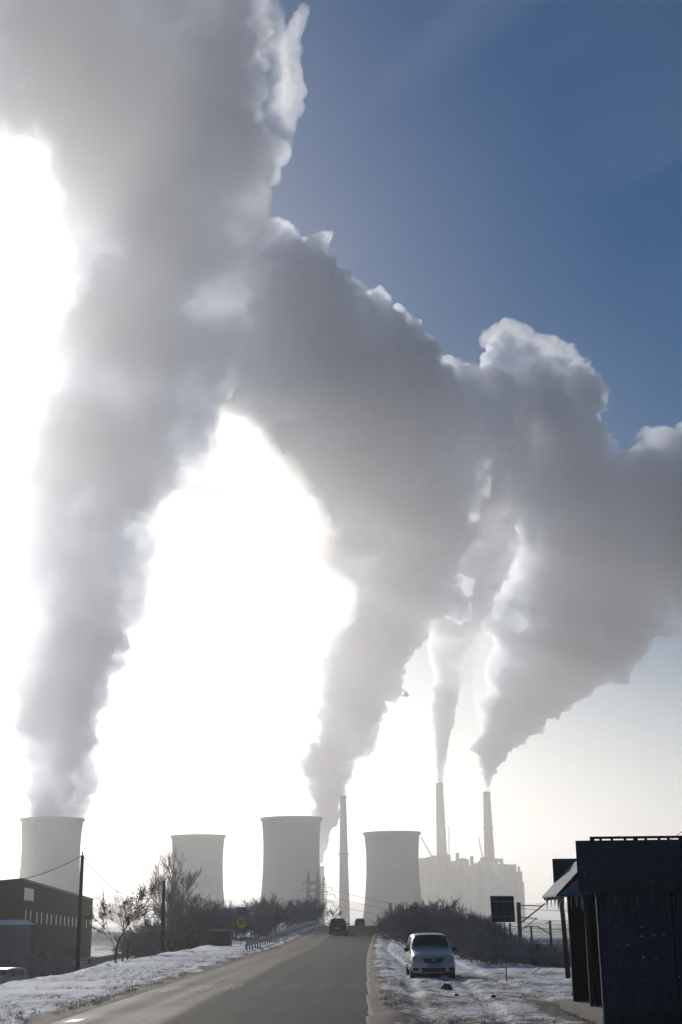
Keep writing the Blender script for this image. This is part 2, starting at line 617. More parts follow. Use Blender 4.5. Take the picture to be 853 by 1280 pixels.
def asphalt_mat():
    m = bpy.data.materials.new('worn_asphalt')
    m.use_nodes = True
    nt = m.node_tree
    L = nt.links.new
    b = nt.nodes['Principled BSDF']
    b.inputs['Specular IOR Level'].default_value = 0.09
    uv = nt.nodes.new('ShaderNodeUVMap')
    sep = nt.nodes.new('ShaderNodeSeparateXYZ')
    L(uv.outputs[0], sep.inputs[0])
    def noise(scale, detail=6, rough=0.6, stretch=None):
        n = nt.nodes.new('ShaderNodeTexNoise')
        n.inputs['Scale'].default_value = scale
        n.inputs['Detail'].default_value = detail
        n.inputs['Roughness'].default_value = rough
        if stretch:
            mp = nt.nodes.new('ShaderNodeMapping')
            mp.inputs['Scale'].default_value = stretch
            L(uv.outputs[0], mp.inputs['Vector'])
            L(mp.outputs[0], n.inputs['Vector'])
        else:
            L(uv.outputs[0], n.inputs['Vector'])
        return n.outputs[0]
    def mth(op, x, y, c=None):
        n = nt.nodes.new('ShaderNodeMath')
        n.operation = op
        for k, v in enumerate((x, y, c)):
            if v is None: continue
            if isinstance(v, (int, float)): n.inputs[k].default_value = v
            else: L(v, n.inputs[k])
        return n.outputs[0]
    streak = noise(1.0, 5, 0.6, (1.6, 0.035, 1))
    patch = noise(0.25, 4, 0.5)
    fine = noise(60, 2, 0.5)
    t = mth('ADD', mth('MULTIPLY', streak, 0.55), mth('ADD', mth('MULTIPLY', patch, 0.35), mth('MULTIPLY', fine, 0.12)))
    # right lane darkened, painting in the left's sheen; darker surfacing past the cross joint
    lane = nt.nodes.new('ShaderNodeMapRange')
    lane.inputs[1].default_value = 2.35; lane.inputs[2].default_value = 2.75
    lane.inputs[3].default_value = 0.16; lane.inputs[4].default_value = 0.0
    L(sep.outputs[0], lane.inputs[0])
    t = mth('SUBTRACT', t, mth('MULTIPLY', mth('SUBTRACT', 0.16, lane.outputs[0]), 1.9))
    # polished wheel tracks, darker than the crown between them
    for c, wdt in ((1.0, .32), (2.75, .30), (4.15, .30), (5.75, .32)):
        dd = mth('ABSOLUTE', mth('SUBTRACT', sep.outputs[0], c), 0.0)
        tr = nt.nodes.new('ShaderNodeMapRange'); tr.interpolation_type = 'SMOOTHSTEP'
        tr.inputs[1].default_value = 0.0; tr.inputs[2].default_value = wdt * 1.6; tr.inputs[3].default_value = 0.13; tr.inputs[4].default_value = 0.0
        L(dd, tr.inputs[0])
        t = mth('SUBTRACT', t, tr.outputs[0])
    far = mth('GREATER_THAN', sep.outputs[1], 58.0 * K)
    t = mth('SUBTRACT', t, mth('MULTIPLY', far, 0.05))
    r = nt.nodes.new('ShaderNodeValToRGB')
    r.color_ramp.elements[0].position = 0.12; r.color_ramp.elements[1].position = 0.62
    r.color_ramp.elements[0].color = (0.009, 0.0075, 0.0065, 1)
    r.color_ramp.elements[1].color = (0.060, 0.048, 0.038, 1)
    L(t, r.inputs[0])
    # cracks
    vo = nt.nodes.new('ShaderNodeTexVoronoi')
    vo.feature = 'DISTANCE_TO_EDGE'
    vo.inputs['Scale'].default_value = 0.42
    nz = nt.nodes.new('ShaderNodeTexNoise'); nz.inputs['Scale'].default_value = 1.5
    L(uv.outputs[0], nz.inputs['Vector'])
    mx = nt.nodes.new('ShaderNodeMixRGB'); mx.inputs[0].default_value = 0.25
    L(uv.outputs[0], mx.inputs[1]); L(nz.outputs['Color'], mx.inputs[2])
    L(mx.outputs[0], vo.inputs['Vector'])
    cr = nt.nodes.new('ShaderNodeMapRange')
    cr.inputs[1].default_value = 0.0; cr.inputs[2].default_value = 0.012
    cr.inputs[3].default_value = 0.45; cr.inputs[4].default_value = 1.0
    L(vo.outputs[0], cr.inputs[0])
    mu = nt.nodes.new('ShaderNodeMixRGB'); mu.blend_type = 'MULTIPLY'; mu.inputs[0].default_value = 0.8
    L(r.outputs[0], mu.inputs[1]); L(cr.outputs[0], mu.inputs[2])
    L(mu.outputs[0], b.inputs['Base Color'])
    rr = nt.nodes.new('ShaderNodeMapRange')
    rr.inputs[1].default_value = 0.25; rr.inputs[2].default_value = 0.7
    rr.inputs[3].default_value = 0.85; rr.inputs[4].default_value = 0.62
    L(t, rr.inputs[0]); L(rr.outputs[0], b.inputs['Roughness'])
    u = nt.nodes.new('ShaderNodeBump'); u.inputs['Strength'].default_value = 0.35; u.inputs['Distance'].default_value = 0.01
    L(fine, u.inputs['Height']); L(u.outputs[0], b.inputs['Normal'])
    return m

def sheet(name, left, right, ys, lift, m, kind='structure', nx=10):
    V, UV, Fc = [], [], []
    for y in ys:
        for i in range(nx + 1):
            t = i / nx
            x = left(y) + (right(y) - left(y)) * t
            camber = 0.05 * (1 - (2 * (x - road_l(y)) / RW - 1) ** 2)
            V.append((x, y * K, road_z(y) + lift + camber))
            UV.append((x - road_l(y), y * K))
    n = nx + 1
    for j in range(len(ys) - 1):
        for i in range(nx):
            Fc.append((j * n + i, j * n + i + 1, (j + 1) * n + i + 1, (j + 1) * n + i))
    me = bpy.data.meshes.new(name)
    me.from_pydata(V, [], Fc)
    l = me.uv_layers.new(name='UVMap')
    for p in me.polygons:
        p.use_smooth = True
        for li, vi in zip(p.loop_indices, p.vertices):
            l.data[li].uv = UV[vi]
    me.materials.append(m)
    o = bpy.data.objects.new(name, me)
    COL.objects.link(o)
    return tag(o, kind=kind)

ys_road = axis([(-60, 4), (16, 0.5), (140, 3), (260, 20), (900, 1)])
def wob(y, s): return 0.06 * mnoise.noise(Vector((s, y * 0.8, 0))) + 0.05 * mnoise.noise(Vector((s, y * 2.7, 0)))
sheet('road', lambda y: road_l(y) - wob(y, 5), lambda y: road_r(y) + wob(y, 9), ys_road, 0.0, asphalt_mat(), nx=12)

def paint_mat(name, wear, col=(0.62, 0.60, 0.56)):
    m = bpy.data.materials.new(name)
    m.use_nodes = True
    nt = m.node_tree
    b = nt.nodes['Principled BSDF']
    b.inputs['Base Color'].default_value = (*col, 1)
    b.inputs['Roughness'].default_value = 0.6
    n = nt.nodes.new('ShaderNodeTexNoise')
    n.inputs['Scale'].default_value = 9
    n.inputs['Detail'].default_value = 9
    n.inputs['Roughness'].default_value = 0.75
    g = nt.nodes.new('ShaderNodeNewGeometry')
    nt.links.new(g.outputs['Position'], n.inputs['Vector'])
    r = nt.nodes.new('ShaderNodeMapRange')
    r.inputs[1].default_value = wear - 0.07
    r.inputs[2].default_value = wear + 0.07
    nt.links.new(n.outputs[0], r.inputs[0])
    nt.links.new(r.outputs[0], b.inputs['Alpha'])
    return m

faint, clear_ = paint_mat('worn_road_paint', 0.60, (0.30, 0.28, 0.26)), paint_mat('road_paint', 0.56, (0.42, 0.40, 0.37))
def strip(name, a, b, y0, y1, m):
    return sheet(name, lambda y: road_l(y) + a, lambda y: road_l(y) + b, axis([(y0, 0.8), (y1, 1)]), 0.006, m, nx=2)
strip('road_line', 2.44, 2.56, 18, 120, faint)
for k in range(7):
    a = 0.35 + k * 0.93
    strip('crossing_stripe', a, a + 0.5, 31.2, 34.2, clear_ if k < 3 else faint)
strip('road_marking', 0.25, 0.55, 22.3, 23.0, paint_mat('fresh_paint', 0.40, (0.6, 0.58, 0.54)))

# far ridges beyond the plain
def ridge(name, D, pts, m, depth=600):
    """a hill line: (px, py) of its crest at distance D, sloping down towards and away from the viewer"""
    mb = MB()
    P = []
    for (x0, y0), (x1, y1) in zip(pts, pts[1:]):
        for k in range(6):
            P.append((x0 + (x1 - x0) * k / 6, y0 + (y1 - y0) * k / 6 + 1.2 * mnoise.noise(Vector((x0 + k * 7.3, D, 0)))))
    P.append(pts[-1])
    rows = []
    for a, b in P:
        c = at(a, b, D)
        rows.append([Vector((c.x, c.y - depth, -6)), Vector((c.x, c.y - depth * .4, c.z * .5)), c, Vector((c.x, c.y + depth * .5, c.z * .5)), Vector((c.x, c.y + depth, -6))])
    for r0, r1 in zip(rows, rows[1:]):
        for k in range(4):
            mb.quad(r0[k], r1[k], r1[k + 1], r0[k + 1])
    return tag(mb.build(name, m, smooth=True), kind='structure')
hill = mat('wooded_hill', (0.10, 0.11, 0.11), 0.9, noise=(0.01, (0.3, 0.31, 0.33), 0.2))
ridge('hills', 3800, [(-700, 1135), (-200, 1118), (60, 1132), (240, 1128), (330, 1119), (400, 1122), (470, 1133), (560, 1138), (680, 1128), (760, 1125), (900, 1118), (1300, 1135)], hill)
# ------------------------------------------------------------------ power plant
def streaked(name, c0, c1, ring):
    """concrete with faint vertical streaks and pour rings"""
    m = mat(name, c0, 0.9)
    nt = m.node_tree; L = nt.links.new
    tc = nt.nodes.new('ShaderNodeTexCoord')
    def nz(sc, det):
        mp = nt.nodes.new('ShaderNodeMapping'); mp.inputs['Scale'].default_value = sc
        n = nt.nodes.new('ShaderNodeTexNoise'); n.inputs['Scale'].default_value = 1.0; n.inputs['Detail'].default_value = det
        L(tc.outputs['Object'], mp.inputs['Vector']); L(mp.outputs[0], n.inputs['Vector'])
        return n.outputs[0]
    w = nt.nodes.new('ShaderNodeTexWave'); w.bands_direction = 'Z'; w.inputs['Scale'].default_value = ring; w.inputs['Distortion'].default_value = .3
    L(tc.outputs['Object'], w.inputs['Vector'])
    a = nt.nodes.new('ShaderNodeMath'); a.operation = 'MULTIPLY_ADD'; a.inputs[1].default_value = .5
    b = nt.nodes.new('ShaderNodeMath'); b.operation = 'MULTIPLY_ADD'; b.inputs[1].default_value = .12
    L(nz((.30, .30, .012), 5), a.inputs[0]); L(nz((.02, .02, .03), 4), a.inputs[2])
    L(w.outputs['Fac'], b.inputs[0]); L(a.outputs[0], b.inputs[2])
    r = nt.nodes.new('ShaderNodeValToRGB')
    r.color_ramp.elements[0].position = .62; r.color_ramp.elements[1].position = .98
    r.color_ramp.elements[0].color = (*c0, 1); r.color_ramp.elements[1].color = (*c1, 1)
    L(b.outputs[0], r.inputs[0]); L(r.outputs[0], nt.nodes['Principled BSDF'].inputs['Base Color'])
    return m
conc = streaked('tower_concrete', (0.10, 0.118, 0.132), (0.16, 0.182, 0.197), .25)
conc_d = mat('rim_concrete', (0.16, 0.16, 0.165), 0.9)
def cooling_tower(px, top_py, r_px, D, label):
    c = at(px, top_py, D)
    base = -5.0
    hgt = c.z - base
    R0 = px_size(r_px, top_py, D)
    prof = []
    for k in range(33):
        t = k / 32
        th = 0.70
        rr = 0.93 * math.sqrt(1 + ((t - th) / (0.79 if t > th else 1.02)) ** 2)
        prof.append((R0 * rr, hgt * t))
    root = empty('cooling_tower', (c.x, c.y, base), label, 'cooling tower', 'cooling towers of the power plant')
    inner = [(r - 0.9 - 0.6 * (1 - z / hgt), z) for r, z in prof][::-1]
    MB().lathe([p for p in prof] + inner, n=96, closed=True).build('shell', conc, root, smooth=True)
    MB().lathe([(R0 + 0.9, hgt - 1.9), (R0 + 1.1, hgt + 0.25), (R0 - 1.0, hgt + 0.25), (R0 - 1.0, hgt + .02), (R0 + .03, hgt + 0.02), (R0 + .03, hgt - 1.9)], n=96, closed=True).build('rim', conc_d, root)
    return root
cooling_tower(66, 1024, 38.5, 950, 'leftmost tall cooling tower with a steam plume rising out of it')
cooling_tower(248, 1045, 33.5, 1060, 'smaller cooling tower behind the tall bare tree, without steam')
cooling_tower(364.5, 1023, 37.5, 950, 'tall cooling tower right of the yellow speed sign, beside the lattice pylons')
cooling_tower(490, 1041, 35, 1000, 'squat cooling tower straight beyond the crest of the road')

chim = mat('chimney_concrete', (0.20, 0.20, 0.20), 0.9)
band = mat('chimney_band', (0.15, 0.14, 0.14), 0.9)
def chimney(px, top, base_px, bot, r0, r1, D, label, rings=()):
    t = at(px, top, D)
    b = at(base_px, bot, D)
    z0 = -5.0
    ra, rb = px_size(r0, top, D), px_size(r1, bot, D)
    hgt = t.z - z0
    rb = ra + (rb - ra) * hgt / (t.z - b.z)
    root = empty('chimney', (t.x, t.y, z0), label, 'chimney', 'tall chimneys of the power plant')
    prof = [(rb, 0), (rb + (ra - rb) * .5, hgt * .5), (ra, hgt), (ra * .78, hgt), (ra * .78, hgt - 6), (0.01, hgt - 6)]
    MB().lathe(prof, n=32).build('shaft', chim, root, smooth=True)
    MB().lathe([(ra + .5, hgt - 3), (ra + .6, hgt + .3), (ra * .8, hgt + .3), (ra * .8, hgt - .3), (ra + .02, hgt - .3), (ra + .02, hgt - 3)], n=32, closed=True).build('cap', band, root)
    for q in rings:
        r = rb + (ra - rb) * q
        MB().lathe([(r + .02, hgt * q - 1), (r + 1.4, hgt * q - 1), (r + 1.4, hgt * q + .5), (r + .02, hgt * q + .5)], n=32, closed=True).build('gallery', band, root)
    return root
chimney(429, 995, 432, 1150, 3.9, 6.8, 1150, 'tall idle chimney between the two cooling towers above the road', (0.55,))
chimney(549.5, 979, 554, 1070, 4.5, 6.6, 1700, 'left one of the two smoking chimneys over the boiler house', (0.45, 0.72))
chimney(608.5, 990, 613, 1073, 4.4, 6.6, 1750, 'right one of the two smoking chimneys over the boiler house', (0.45, 0.72))
chimney(402.5, 1083, 403, 1150, 2.6, 3.4, 1500, 'short chimney half hidden behind the tall cooling tower by the pylons')

st = mat('station_cladding', (0.22, 0.23, 0.24), 0.8, noise=(0.04, (0.11, 0.12, 0.13), 0.3))
root = empty('power_station', (at(590, 1150, 1720).x, 1720 * K, -5), 'long stepped boiler house of the power station in the haze under two chimneys', 'power station')
def blk(x0, x1, y, D, dep, name='boiler_block'):
    a, b = at(x0, y, D), at(x1 + .6, y, D)
    o = MB().span((a.x, D * K, -5), (b.x, D * K + dep, a.z)).build(name, st, None, bevel=0.4)
    o.parent = root
    o.matrix_parent_inverse = Matrix.Translation(-root.location)
    return o
blk(524, 534, 1072.5, 1700, 80); blk(534.3, 548, 1071, 1712, 90); blk(548.5, 562, 1069, 1704, 90); blk(562.5, 571, 1076, 1708, 80)
blk(571.6, 586, 1074.5, 1715, 90); blk(586.4, 597.4, 1081.5, 1706, 90); blk(597.8, 605, 1077, 1712, 90); blk(605.3, 622, 1073, 1718, 90)
blk(622.4, 632, 1080, 1708, 80); blk(632.4, 645, 1080.5, 1700, 90, 'turbine_hall'); blk(645.5, 652.3, 1089.5, 1706, 90, 'turbine_hall'); blk(652.8, 654.6, 1102, 1700, 60, 'conveyor_tower')
for x0, x1, y0, y1 in ((562, 567, 1076, 1069), (597, 604, 1077, 1072)):
    pass
def cyl_part(px, py, rpx, D, name):
    c = at(px, py, D)
    o = MB().lathe([(0.01, c.z + 5), (px_size(rpx, py, D) * .8, c.z + 5), (px_size(rpx, py, D), c.z + 1), (px_size(rpx, py, D), 0)], (c.x, c.y, -5), n=24).build(name, st, None)
    o.parent = root
    o.matrix_parent_inverse = Matrix.Translation(-root.location)
cyl_part(579, 1072.8, 5.2, 1690, 'silo'); cyl_part(592, 1079.5, 4.0, 1690, 'silo'); cyl_part(543, 1069.5, 4.5, 1690, 'silo'); cyl_part(558, 1068, 5.5, 1692, 'silo'); cyl_part(606, 1071.5, 6, 1695, 'silo')
duct = MB()
pts = [at(620 + 9 * math.cos(t), 1084 - 9.5 * math.sin(t), 1696) for t in np.linspace(math.pi * .75, 0, 10)]
duct.path(pts, 2.2, 8)
o = duct.build('duct', st, None, smooth=True); o.parent = root; o.matrix_parent_inverse = Matrix.Translation(-root.location)
# columns, pipe runs and gantries on the near face
def on_root(mb, nm, m_):
    o = mb.build(nm, m_, None); o.parent = root; o.matrix_parent_inverse = Matrix.Translation(-root.location)
pipe_m = mat('pipe_grey', (0.12, 0.125, 0.13), 0.7)
for x0, yt in ((528, 1080), (536, 1078), (545, 1080), (555, 1084), (567, 1083), (575, 1082), (583, 1082), (591, 1088), (600, 1084), (611, 1083), (620, 1082), (628, 1088), (637, 1088), (643, 1090)):
    p_ = at(x0, yt, 1697)
    on_root(MB().span((p_.x - .9, p_.y, -5), (p_.x + .9, p_.y + 2, p_.z)), 'column', pipe_m)
for x0, x1, y0 in ((526, 569, 1103), (572, 630, 1110), (549, 596, 1118), (600, 651, 1121), (526, 560, 1128)):
    p_, q_ = at(x0, y0, 1695), at(x1, y0, 1695)
    on_root(MB().tube(p_, q_, 1.6, 1.6, 8), 'pipe', pipe_m)
for x0, y0, x1 in ((570, 1066, 574), (588, 1070, 592), (626, 1073, 629), (648, 1083, 650)):
    p_, q_ = at(x0, y0, 1716), at(x1, y0, 1716)
    on_root(MB().span((p_.x, p_.y, p_.z - 22), (q_.x, p_.y + 8, p_.z)), 'roof_vent', st)
# dark recess rows and windows on the station
wm = mat('dark_glazing', (0.10, 0.11, 0.12), 0.4)
for x0, x1, y in ((526, 546, 1092), (550, 570, 1090), (572, 596, 1098), (600, 630, 1096), (634, 644, 1101)):
    a, b = at(x0, y, 1689), at(x1, y + 2.2, 1689)
    o = MB().span((a.x, a.y - .5, b.z), (b.x, a.y + 1.5, a.z)).build('window_band', wm, None); o.parent = root; o.matrix_parent_inverse = Matrix.Translation(-root.location)

steel = mat('lattice_steel', (0.16, 0.16, 0.17), 0.6, 0.3)
def lattice(mb, p0, p1, w0, w1, n, r):
    p0, p1 = Vector(p0), Vector(p1)
    d = (p1 - p0).normalized()
    a = d.orthogonal().normalized() if abs(d.z) < .9 else Vector((1, 0, 0))
    b = d.cross(a).normalized()
    ring = []
    for k in range(n + 1):
        t = k / n
        c, w = p0.lerp(p1, t), (w0 + (w1 - w0) * t) / 2
        ring.append([c + a * w + b * w, c - a * w + b * w, c - a * w - b * w, c + a * w - b * w])
    for k in range(n):
        for i in range(4):
            mb.tube(ring[k][i], ring[k + 1][i], r, n=4)
            mb.tube(ring[k][i], ring[k + 1][(i + 1) % 4], r * .7, n=3)
            mb.tube(ring[k][i], ring[k][(i + 1) % 4], r * .7, n=3)
# boom cranes and masts over the boiler house
for a, b, D, lab, nm in (((540, 1070), (526, 1046), 1710, 'slanting crane boom right behind the squat cooling tower', 'crane'),
                     ((604, 1073), (598, 1046), 1720, 'slim crane boom leaning beside the right smoking chimney', 'crane'),
                     ((561, 1070), (561.5, 1033), 1716, 'thin lattice mast beside the left smoking chimney', 'antenna_mast')):
    mb = MB()
    p, q = at(*a, D), at(*b, D)
    lattice(mb, (p.x, p.y, p.z - 30), p, 4, 3.0, 4, .35)
    lattice(mb, p, q, 3, 1.2, 8, 0.3)
    tag(mb.build(nm, steel), lab, 'crane' if nm == 'crane' else 'mast')

# pylons and power lines
def pylon(px, top, D, label, s=1.0):
    t = at(px, top, D)
    g = plain_z(D)
    root = empty('lattice_pylon', (t.x, t.y, g), label, 'pylon', 'lattice pylons in front of the cooling towers')
    h = t.z - g
    mb = MB()
    lattice(mb, (0, 0, 0), (0, 0, h * .55), 3.6, 1.4, 7, .10)
    lattice(mb, (0, 0, h * .55), (0, 0, h * .93), 1.4, 1.0, 6, .09)
    mb.tube((0, 0, h * .93), (0, 0, h), .3, .08, 5)
    mb.build('lattice_mast', steel, root)
    arms = []
    for q, w in ((.58, 3.2), (.70, 3.8), (.82, 2.6)):
        a = MB()
        for sgn in (-1, 1):
            a.tube((0, .3, h * q), (sgn * w, 0, h * q), .09, n=4).tube((0, -.3, h * q), (sgn * w, 0, h * q), .09, n=4).tube((0, 0, h * q + 1.2), (sgn * w, 0, h * q), .08, n=4)
            a.tube((sgn * w, 0, h * q), (sgn * w, 0, h * q - 1.1), .10, n=5)
            arms.append(Vector((t.x + sgn * w, t.y, g + h * q - 1.1)))
        a.build('crossarm', steel, root)
    return arms
pylon(385.7, 1089, 420, 'leftmost of the three lattice pylons by the tall cooling tower')
pylon(397.3, 1090, 400, 'middle one of the three lattice pylons by the tall cooling tower')
A = pylon(405.6, 1095, 370, 'rightmost of the three lattice pylons, at the edge of the cooling tower')
cable = mat('cable', (0.06, 0.06, 0.06), 0.6)
def wire(name, a, b, sag, r, label, group='overhead wires', n=14, cat='cable'):
    a, b = Vector(a), Vector(b)
    pts = [a.lerp(b, k / n) - Vector((0, 0, sag * 4 * (k / n) * (1 - k / n))) for k in range(n + 1)]
    return tag(MB().path(pts, r, 4).build(name, cable), label, cat, group)
for k in (1, 3, 5):
    wire('power_line', A[k], A[k] + Vector((160, 90, -6 - k)), 7, .07, 'thin power line running right from the rightmost lattice pylon over the road crest', 'power lines from the pylon')
# ------------------------------------------------------------------ left side
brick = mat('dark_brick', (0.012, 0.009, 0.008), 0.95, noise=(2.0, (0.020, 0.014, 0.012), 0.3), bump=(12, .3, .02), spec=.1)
glass_l = mat('pale_glazing', (0.45, 0.46, 0.48), 0.25)
render_w = mat('grey_render', (0.10, 0.10, 0.115), 0.9, noise=(0.6, (0.15, 0.15, 0.17), .25))
snow_d = mat('dirty_roof_snow', (0.24, 0.26, 0.29), 0.8, noise=(5, (0.12, 0.13, 0.15), .3), bump=(8, .5, .03))
snowm = mat('snow', (0.78, 0.80, 0.84), 0.8, noise=(3, (0.66, 0.69, 0.75), .3), bump=(6, .5, .05))
def factory():
    zb = -3.4
    A, B = at(28, 1100, 90), at(116.5, 1124.5, 150)      # front top corner, far top corner
    C = at(-70, 1109, 96)                                  # left end of the end wall
    root = empty('brick_factory', (A.x, A.y, zb), 'dark brick industrial hall with a row of narrow slit windows, left of the pole', 'factory')
    def W(p): return Vector((p.x - A.x, p.y - A.y, p.z - zb))
    a, b, c = W(A), W(B), W(C)
    wdt = Vector((-34, -5.3, 0))
    d = b + wdt * 1.4
    m = MB()
    lo = lambda p: Vector((p.x, p.y, 0))
    m.quad(lo(a), lo(b), b, a); m.quad(lo(c), lo(a), a, c); m.quad(lo(b), lo(d), Vector((d.x, d.y, c.z)), b); m.quad(lo(d), lo(c), c, Vector((d.x, d.y, c.z)))
    m.quad(a, b, Vector((d.x, d.y, c.z)), c)
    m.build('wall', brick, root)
    # coping along the roof edge
    cp = MB()
    u = (b - a).normalized(); nrm = Vector((u.y, -u.x, 0)).normalized()
    for p, q in ((a, b), (c, a)):
        cp.tube(p + Vector((0, 0, .05)), q + Vector((0, 0, .05)), .14, n=4)
    cp.build('coping', mat('coping_metal', (0.05, 0.05, 0.055), .6), root)
    # slit windows, in a row that steps down with the ground
    xs = [30.4, 36.5, 44.5, 50.3, 57.3, 62.7, 68.8, 74.3, 79.5, 84.5, 89.5, 94.1, 100.1, 107, 111.6]
    def on_wall(px, py, off=0.06):
        """where the sight line meets the long wall"""
        r = ray(px, py)
        n2 = Vector((-(B.y - A.y), (B.x - A.x), 0)).normalized()
        D = (n2.x * A.x + n2.y * A.y) / (n2.x * r.x + n2.y * r.y)
        p = EYE + r * D      # true metres here
        s = 1 if n2.x * (EYE.x - A.x) + n2.y * (EYE.y - A.y) > 0 else -1
        return p + n2 * off * s
    for x in xs:
        f = (x - 30) / 83
        y0, y1 = 1137 + 14 * f, 1153 + 7.5 * f
        t, bt = on_wall(x, y0), on_wall(x, y1)
        w = 0.34 + .5 * f
        uu = (B - A).normalized(); uu.z = 0
        g = MB(); fr = MB()
        p0, p1 = bt - uu * w, bt + uu * w
        h = t.z - bt.z
        for mbx, o0, e in ((fr, 0.0, .10), (g, .05, 0.0)):
            n2 = (on_wall(x, y0, 0.06 + o0) - t)
            q0, q1 = p0 - uu * e + n2, p1 + uu * e + n2
            mbx.quad(q0 - Vector((0, 0, e)), q1 - Vector((0, 0, e)), q1 + Vector((0, 0, h + e)), q0 + Vector((0, 0, h + e)))
        for mbx in (g, fr): mbx.v = [tuple(Vector(v) - root.location) for v in mbx.v]
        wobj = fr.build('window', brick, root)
        g.build('pane', glass_l, wobj)
    # square window near the corner
    c0, c1 = on_wall(29.2, 1109.3), on_wall(40.5, 1126.5)
    n2 = on_wall(35, 1118, .12) - on_wall(35, 1118, .06)
    fr = MB()
    lo_, hi_ = min(c0.z, c1.z), max(c0.z, c1.z)
    q0, q1 = Vector((c0.x, c0.y, 0)) + n2, Vector((c1.x, c1.y, 0)) + n2
    L = root.location
    fr.quad(*[Vector((q.x, q.y, z)) - L for q, z in ((q0, lo_), (q1, lo_), (q1, hi_), (q0, hi_))])
    fr.build('square_window', mat('dusty_glass', (0.20, 0.21, 0.22), .3), root)
factory()
# low white annex in front of the hall, at the left edge
def annex():
    p = at(22, 1156, 84); g = -2.75
    root = empty('low_annex', (p.x, p.y, g), 'low grey rendered annex with a snow covered roof against the brick hall', 'shed')
    h = p.z - g
    MB().span((-14, 0, 0), (0, 5, h)).build('wall', render_w, root)
    MB().prism([(-14.2, h), (.35, h), (-.5, h + .38), (-14.2, h + .55)], -.4, 5.2).build('snowy_roof', snowm, root)
    MB().span((-1.9, -.06, 0), (-.3, -.005, 2.1)).build('door', mat('annex_door', (0.09, .085, .09), .7), root)
annex()
# low wall behind the bank, far sheds with snow on their roofs
wl = mat('old_wall', (0.10, 0.09, 0.085), 0.9, noise=(1.5, (0.14, 0.13, 0.12), .2))
a, b = at(112, 1198.5, 118), at(168, 1192, 150)
m = MB()
d = (b - a); ang = math.atan2(d.y, d.x)
m.box(((a.x + b.x) / 2, (a.y + b.y) / 2, (a.z - 3.6) / 2), (math.hypot(d.x, d.y), .3, a.z + 3.6), ang)
tag(m.build('yard_wall', wl), 'low dark yard wall between the brick hall and the bare small tree', 'wall')
def shed(x0, x1, ytop, yeave, D, dep, wallc, label):
    e, f_, t = at(x0, yeave, D), at(x1, yeave, D), at((x0 + x1) / 2, ytop, D + dep / 2)
    g = plain_z(D) - .6
    root = empty('snowy_shed', (e.x, e.y, g), label, 'shed', 'low sheds beyond the yard wall')
    w, h, hr = f_.x - e.x, e.z - g, t.z - g
    MB().span((0, 0, 0), (w, dep, h)).build('wall', wallc, root)
    r = MB()
    r.quad((-.4, -.5, h), (w + .4, -.5, h), (w + .4, dep / 2, hr), (-.4, dep / 2, hr))
    r.quad((-.4, dep + .5, h), (w + .4, dep + .5, h), (w + .4, dep / 2, hr), (-.4, dep / 2, hr))
    r.quad((0, 0, h - .01), (0, dep / 2, hr - .03), (0, dep, h - .01)); r.quad((w, 0, h - .01), (w, dep / 2, hr - .03), (w, dep, h - .01))
    r.build('snowy_roof', snowm, root)
shed(114, 152, 1184, 1190, 190, 14, mat('pale_wall', (.3, .3, .3), .9), 'pale low shed with snow on its roof just right of the brick hall')
shed(150, 196, 1187, 1191.5, 200, 12, wl, 'dark low shed with a snowy roof behind the small bare tree')

wood = mat('weathered_pole', (0.022, 0.019, 0.017), 0.9, noise=(3, (0.035, .03, .027), .2), spec=.1)
def pole(px, top, bot_z, D, r, label, lean=0.0, name='utility_pole', grp='utility poles'):
    t = at(px, top, D)
    root = empty(name, (t.x, t.y, bot_z), label, 'pole', grp)
    h = t.z - bot_z
    MB().tube((-lean, 0, 0), (0, 0, h), r * 1.15, r * .85, 10).build('shaft', wood, root, smooth=True)
    ins = mat('insulator', (.3, .28, .25), .3)
    MB().tube((.0, -.02, h - .002), (0, 0, h + .12), .035, .035, 6).lathe([(.02, .08), (.06, .1), (.05, .2), (.01, .22)], (0, 0, h), 8).build('insulator', ins, root)
    return t
t1 = pole(103.3, 1069, -2.6, 60, .115, 'tall dark wooden pole standing in front of the brick hall', 0.0)
t2 = pole(205.2, 1101, 0.0, 76, .13, 'dark wooden pole in front of the big bare tree')
pole(155, 1152, -3, 120, .09, 'thin pale post between the small bare tree and its dead neighbour', name='post', grp=None)
wire('overhead_cable', t1, at(-60, 1098, 58), 0.75, .028, 'thick sagging cable running left from the tall pole past the brick hall', cat='cable')
wire('overhead_cable', t1, t2 + Vector((0, 0, -.8)), 1.3, .018, 'thin sagging cable between the tall pole and the pole by the bare tree')

# dark kiosk box beside the bank
kc = at(276.5, 1163, 81)
root = empty('metal_cabinet', (kc.x, kc.y, ground_z(kc.x, 81, False)), 'dark boxy metal cabinet with a pale lid, left of the round yellow sign', 'cabinet')
dk = mat('black_metal', (0.018, 0.018, 0.02), .7)
cw, ch_ = px_size(13, 1170, 81), kc.z - root.location.z
MB().span((-cw, -.7, -.3), (cw, .7, ch_ - .06)).build('body', dk, root, bevel=.02)
MB().span((-cw - .06, -.76, ch_ - .06), (cw + .06, .76, ch_ + .02)).build('lid', mat('grey_lid', (.2, .2, .21), .8), root)
for s_ in (-1, 1):
    MB().span((s_ * cw * .95, -.735, .05), (s_ * .03, -.705, ch_ - .16)).build('door', mat('cabinet_door', (.022, .022, .025), .6), root)

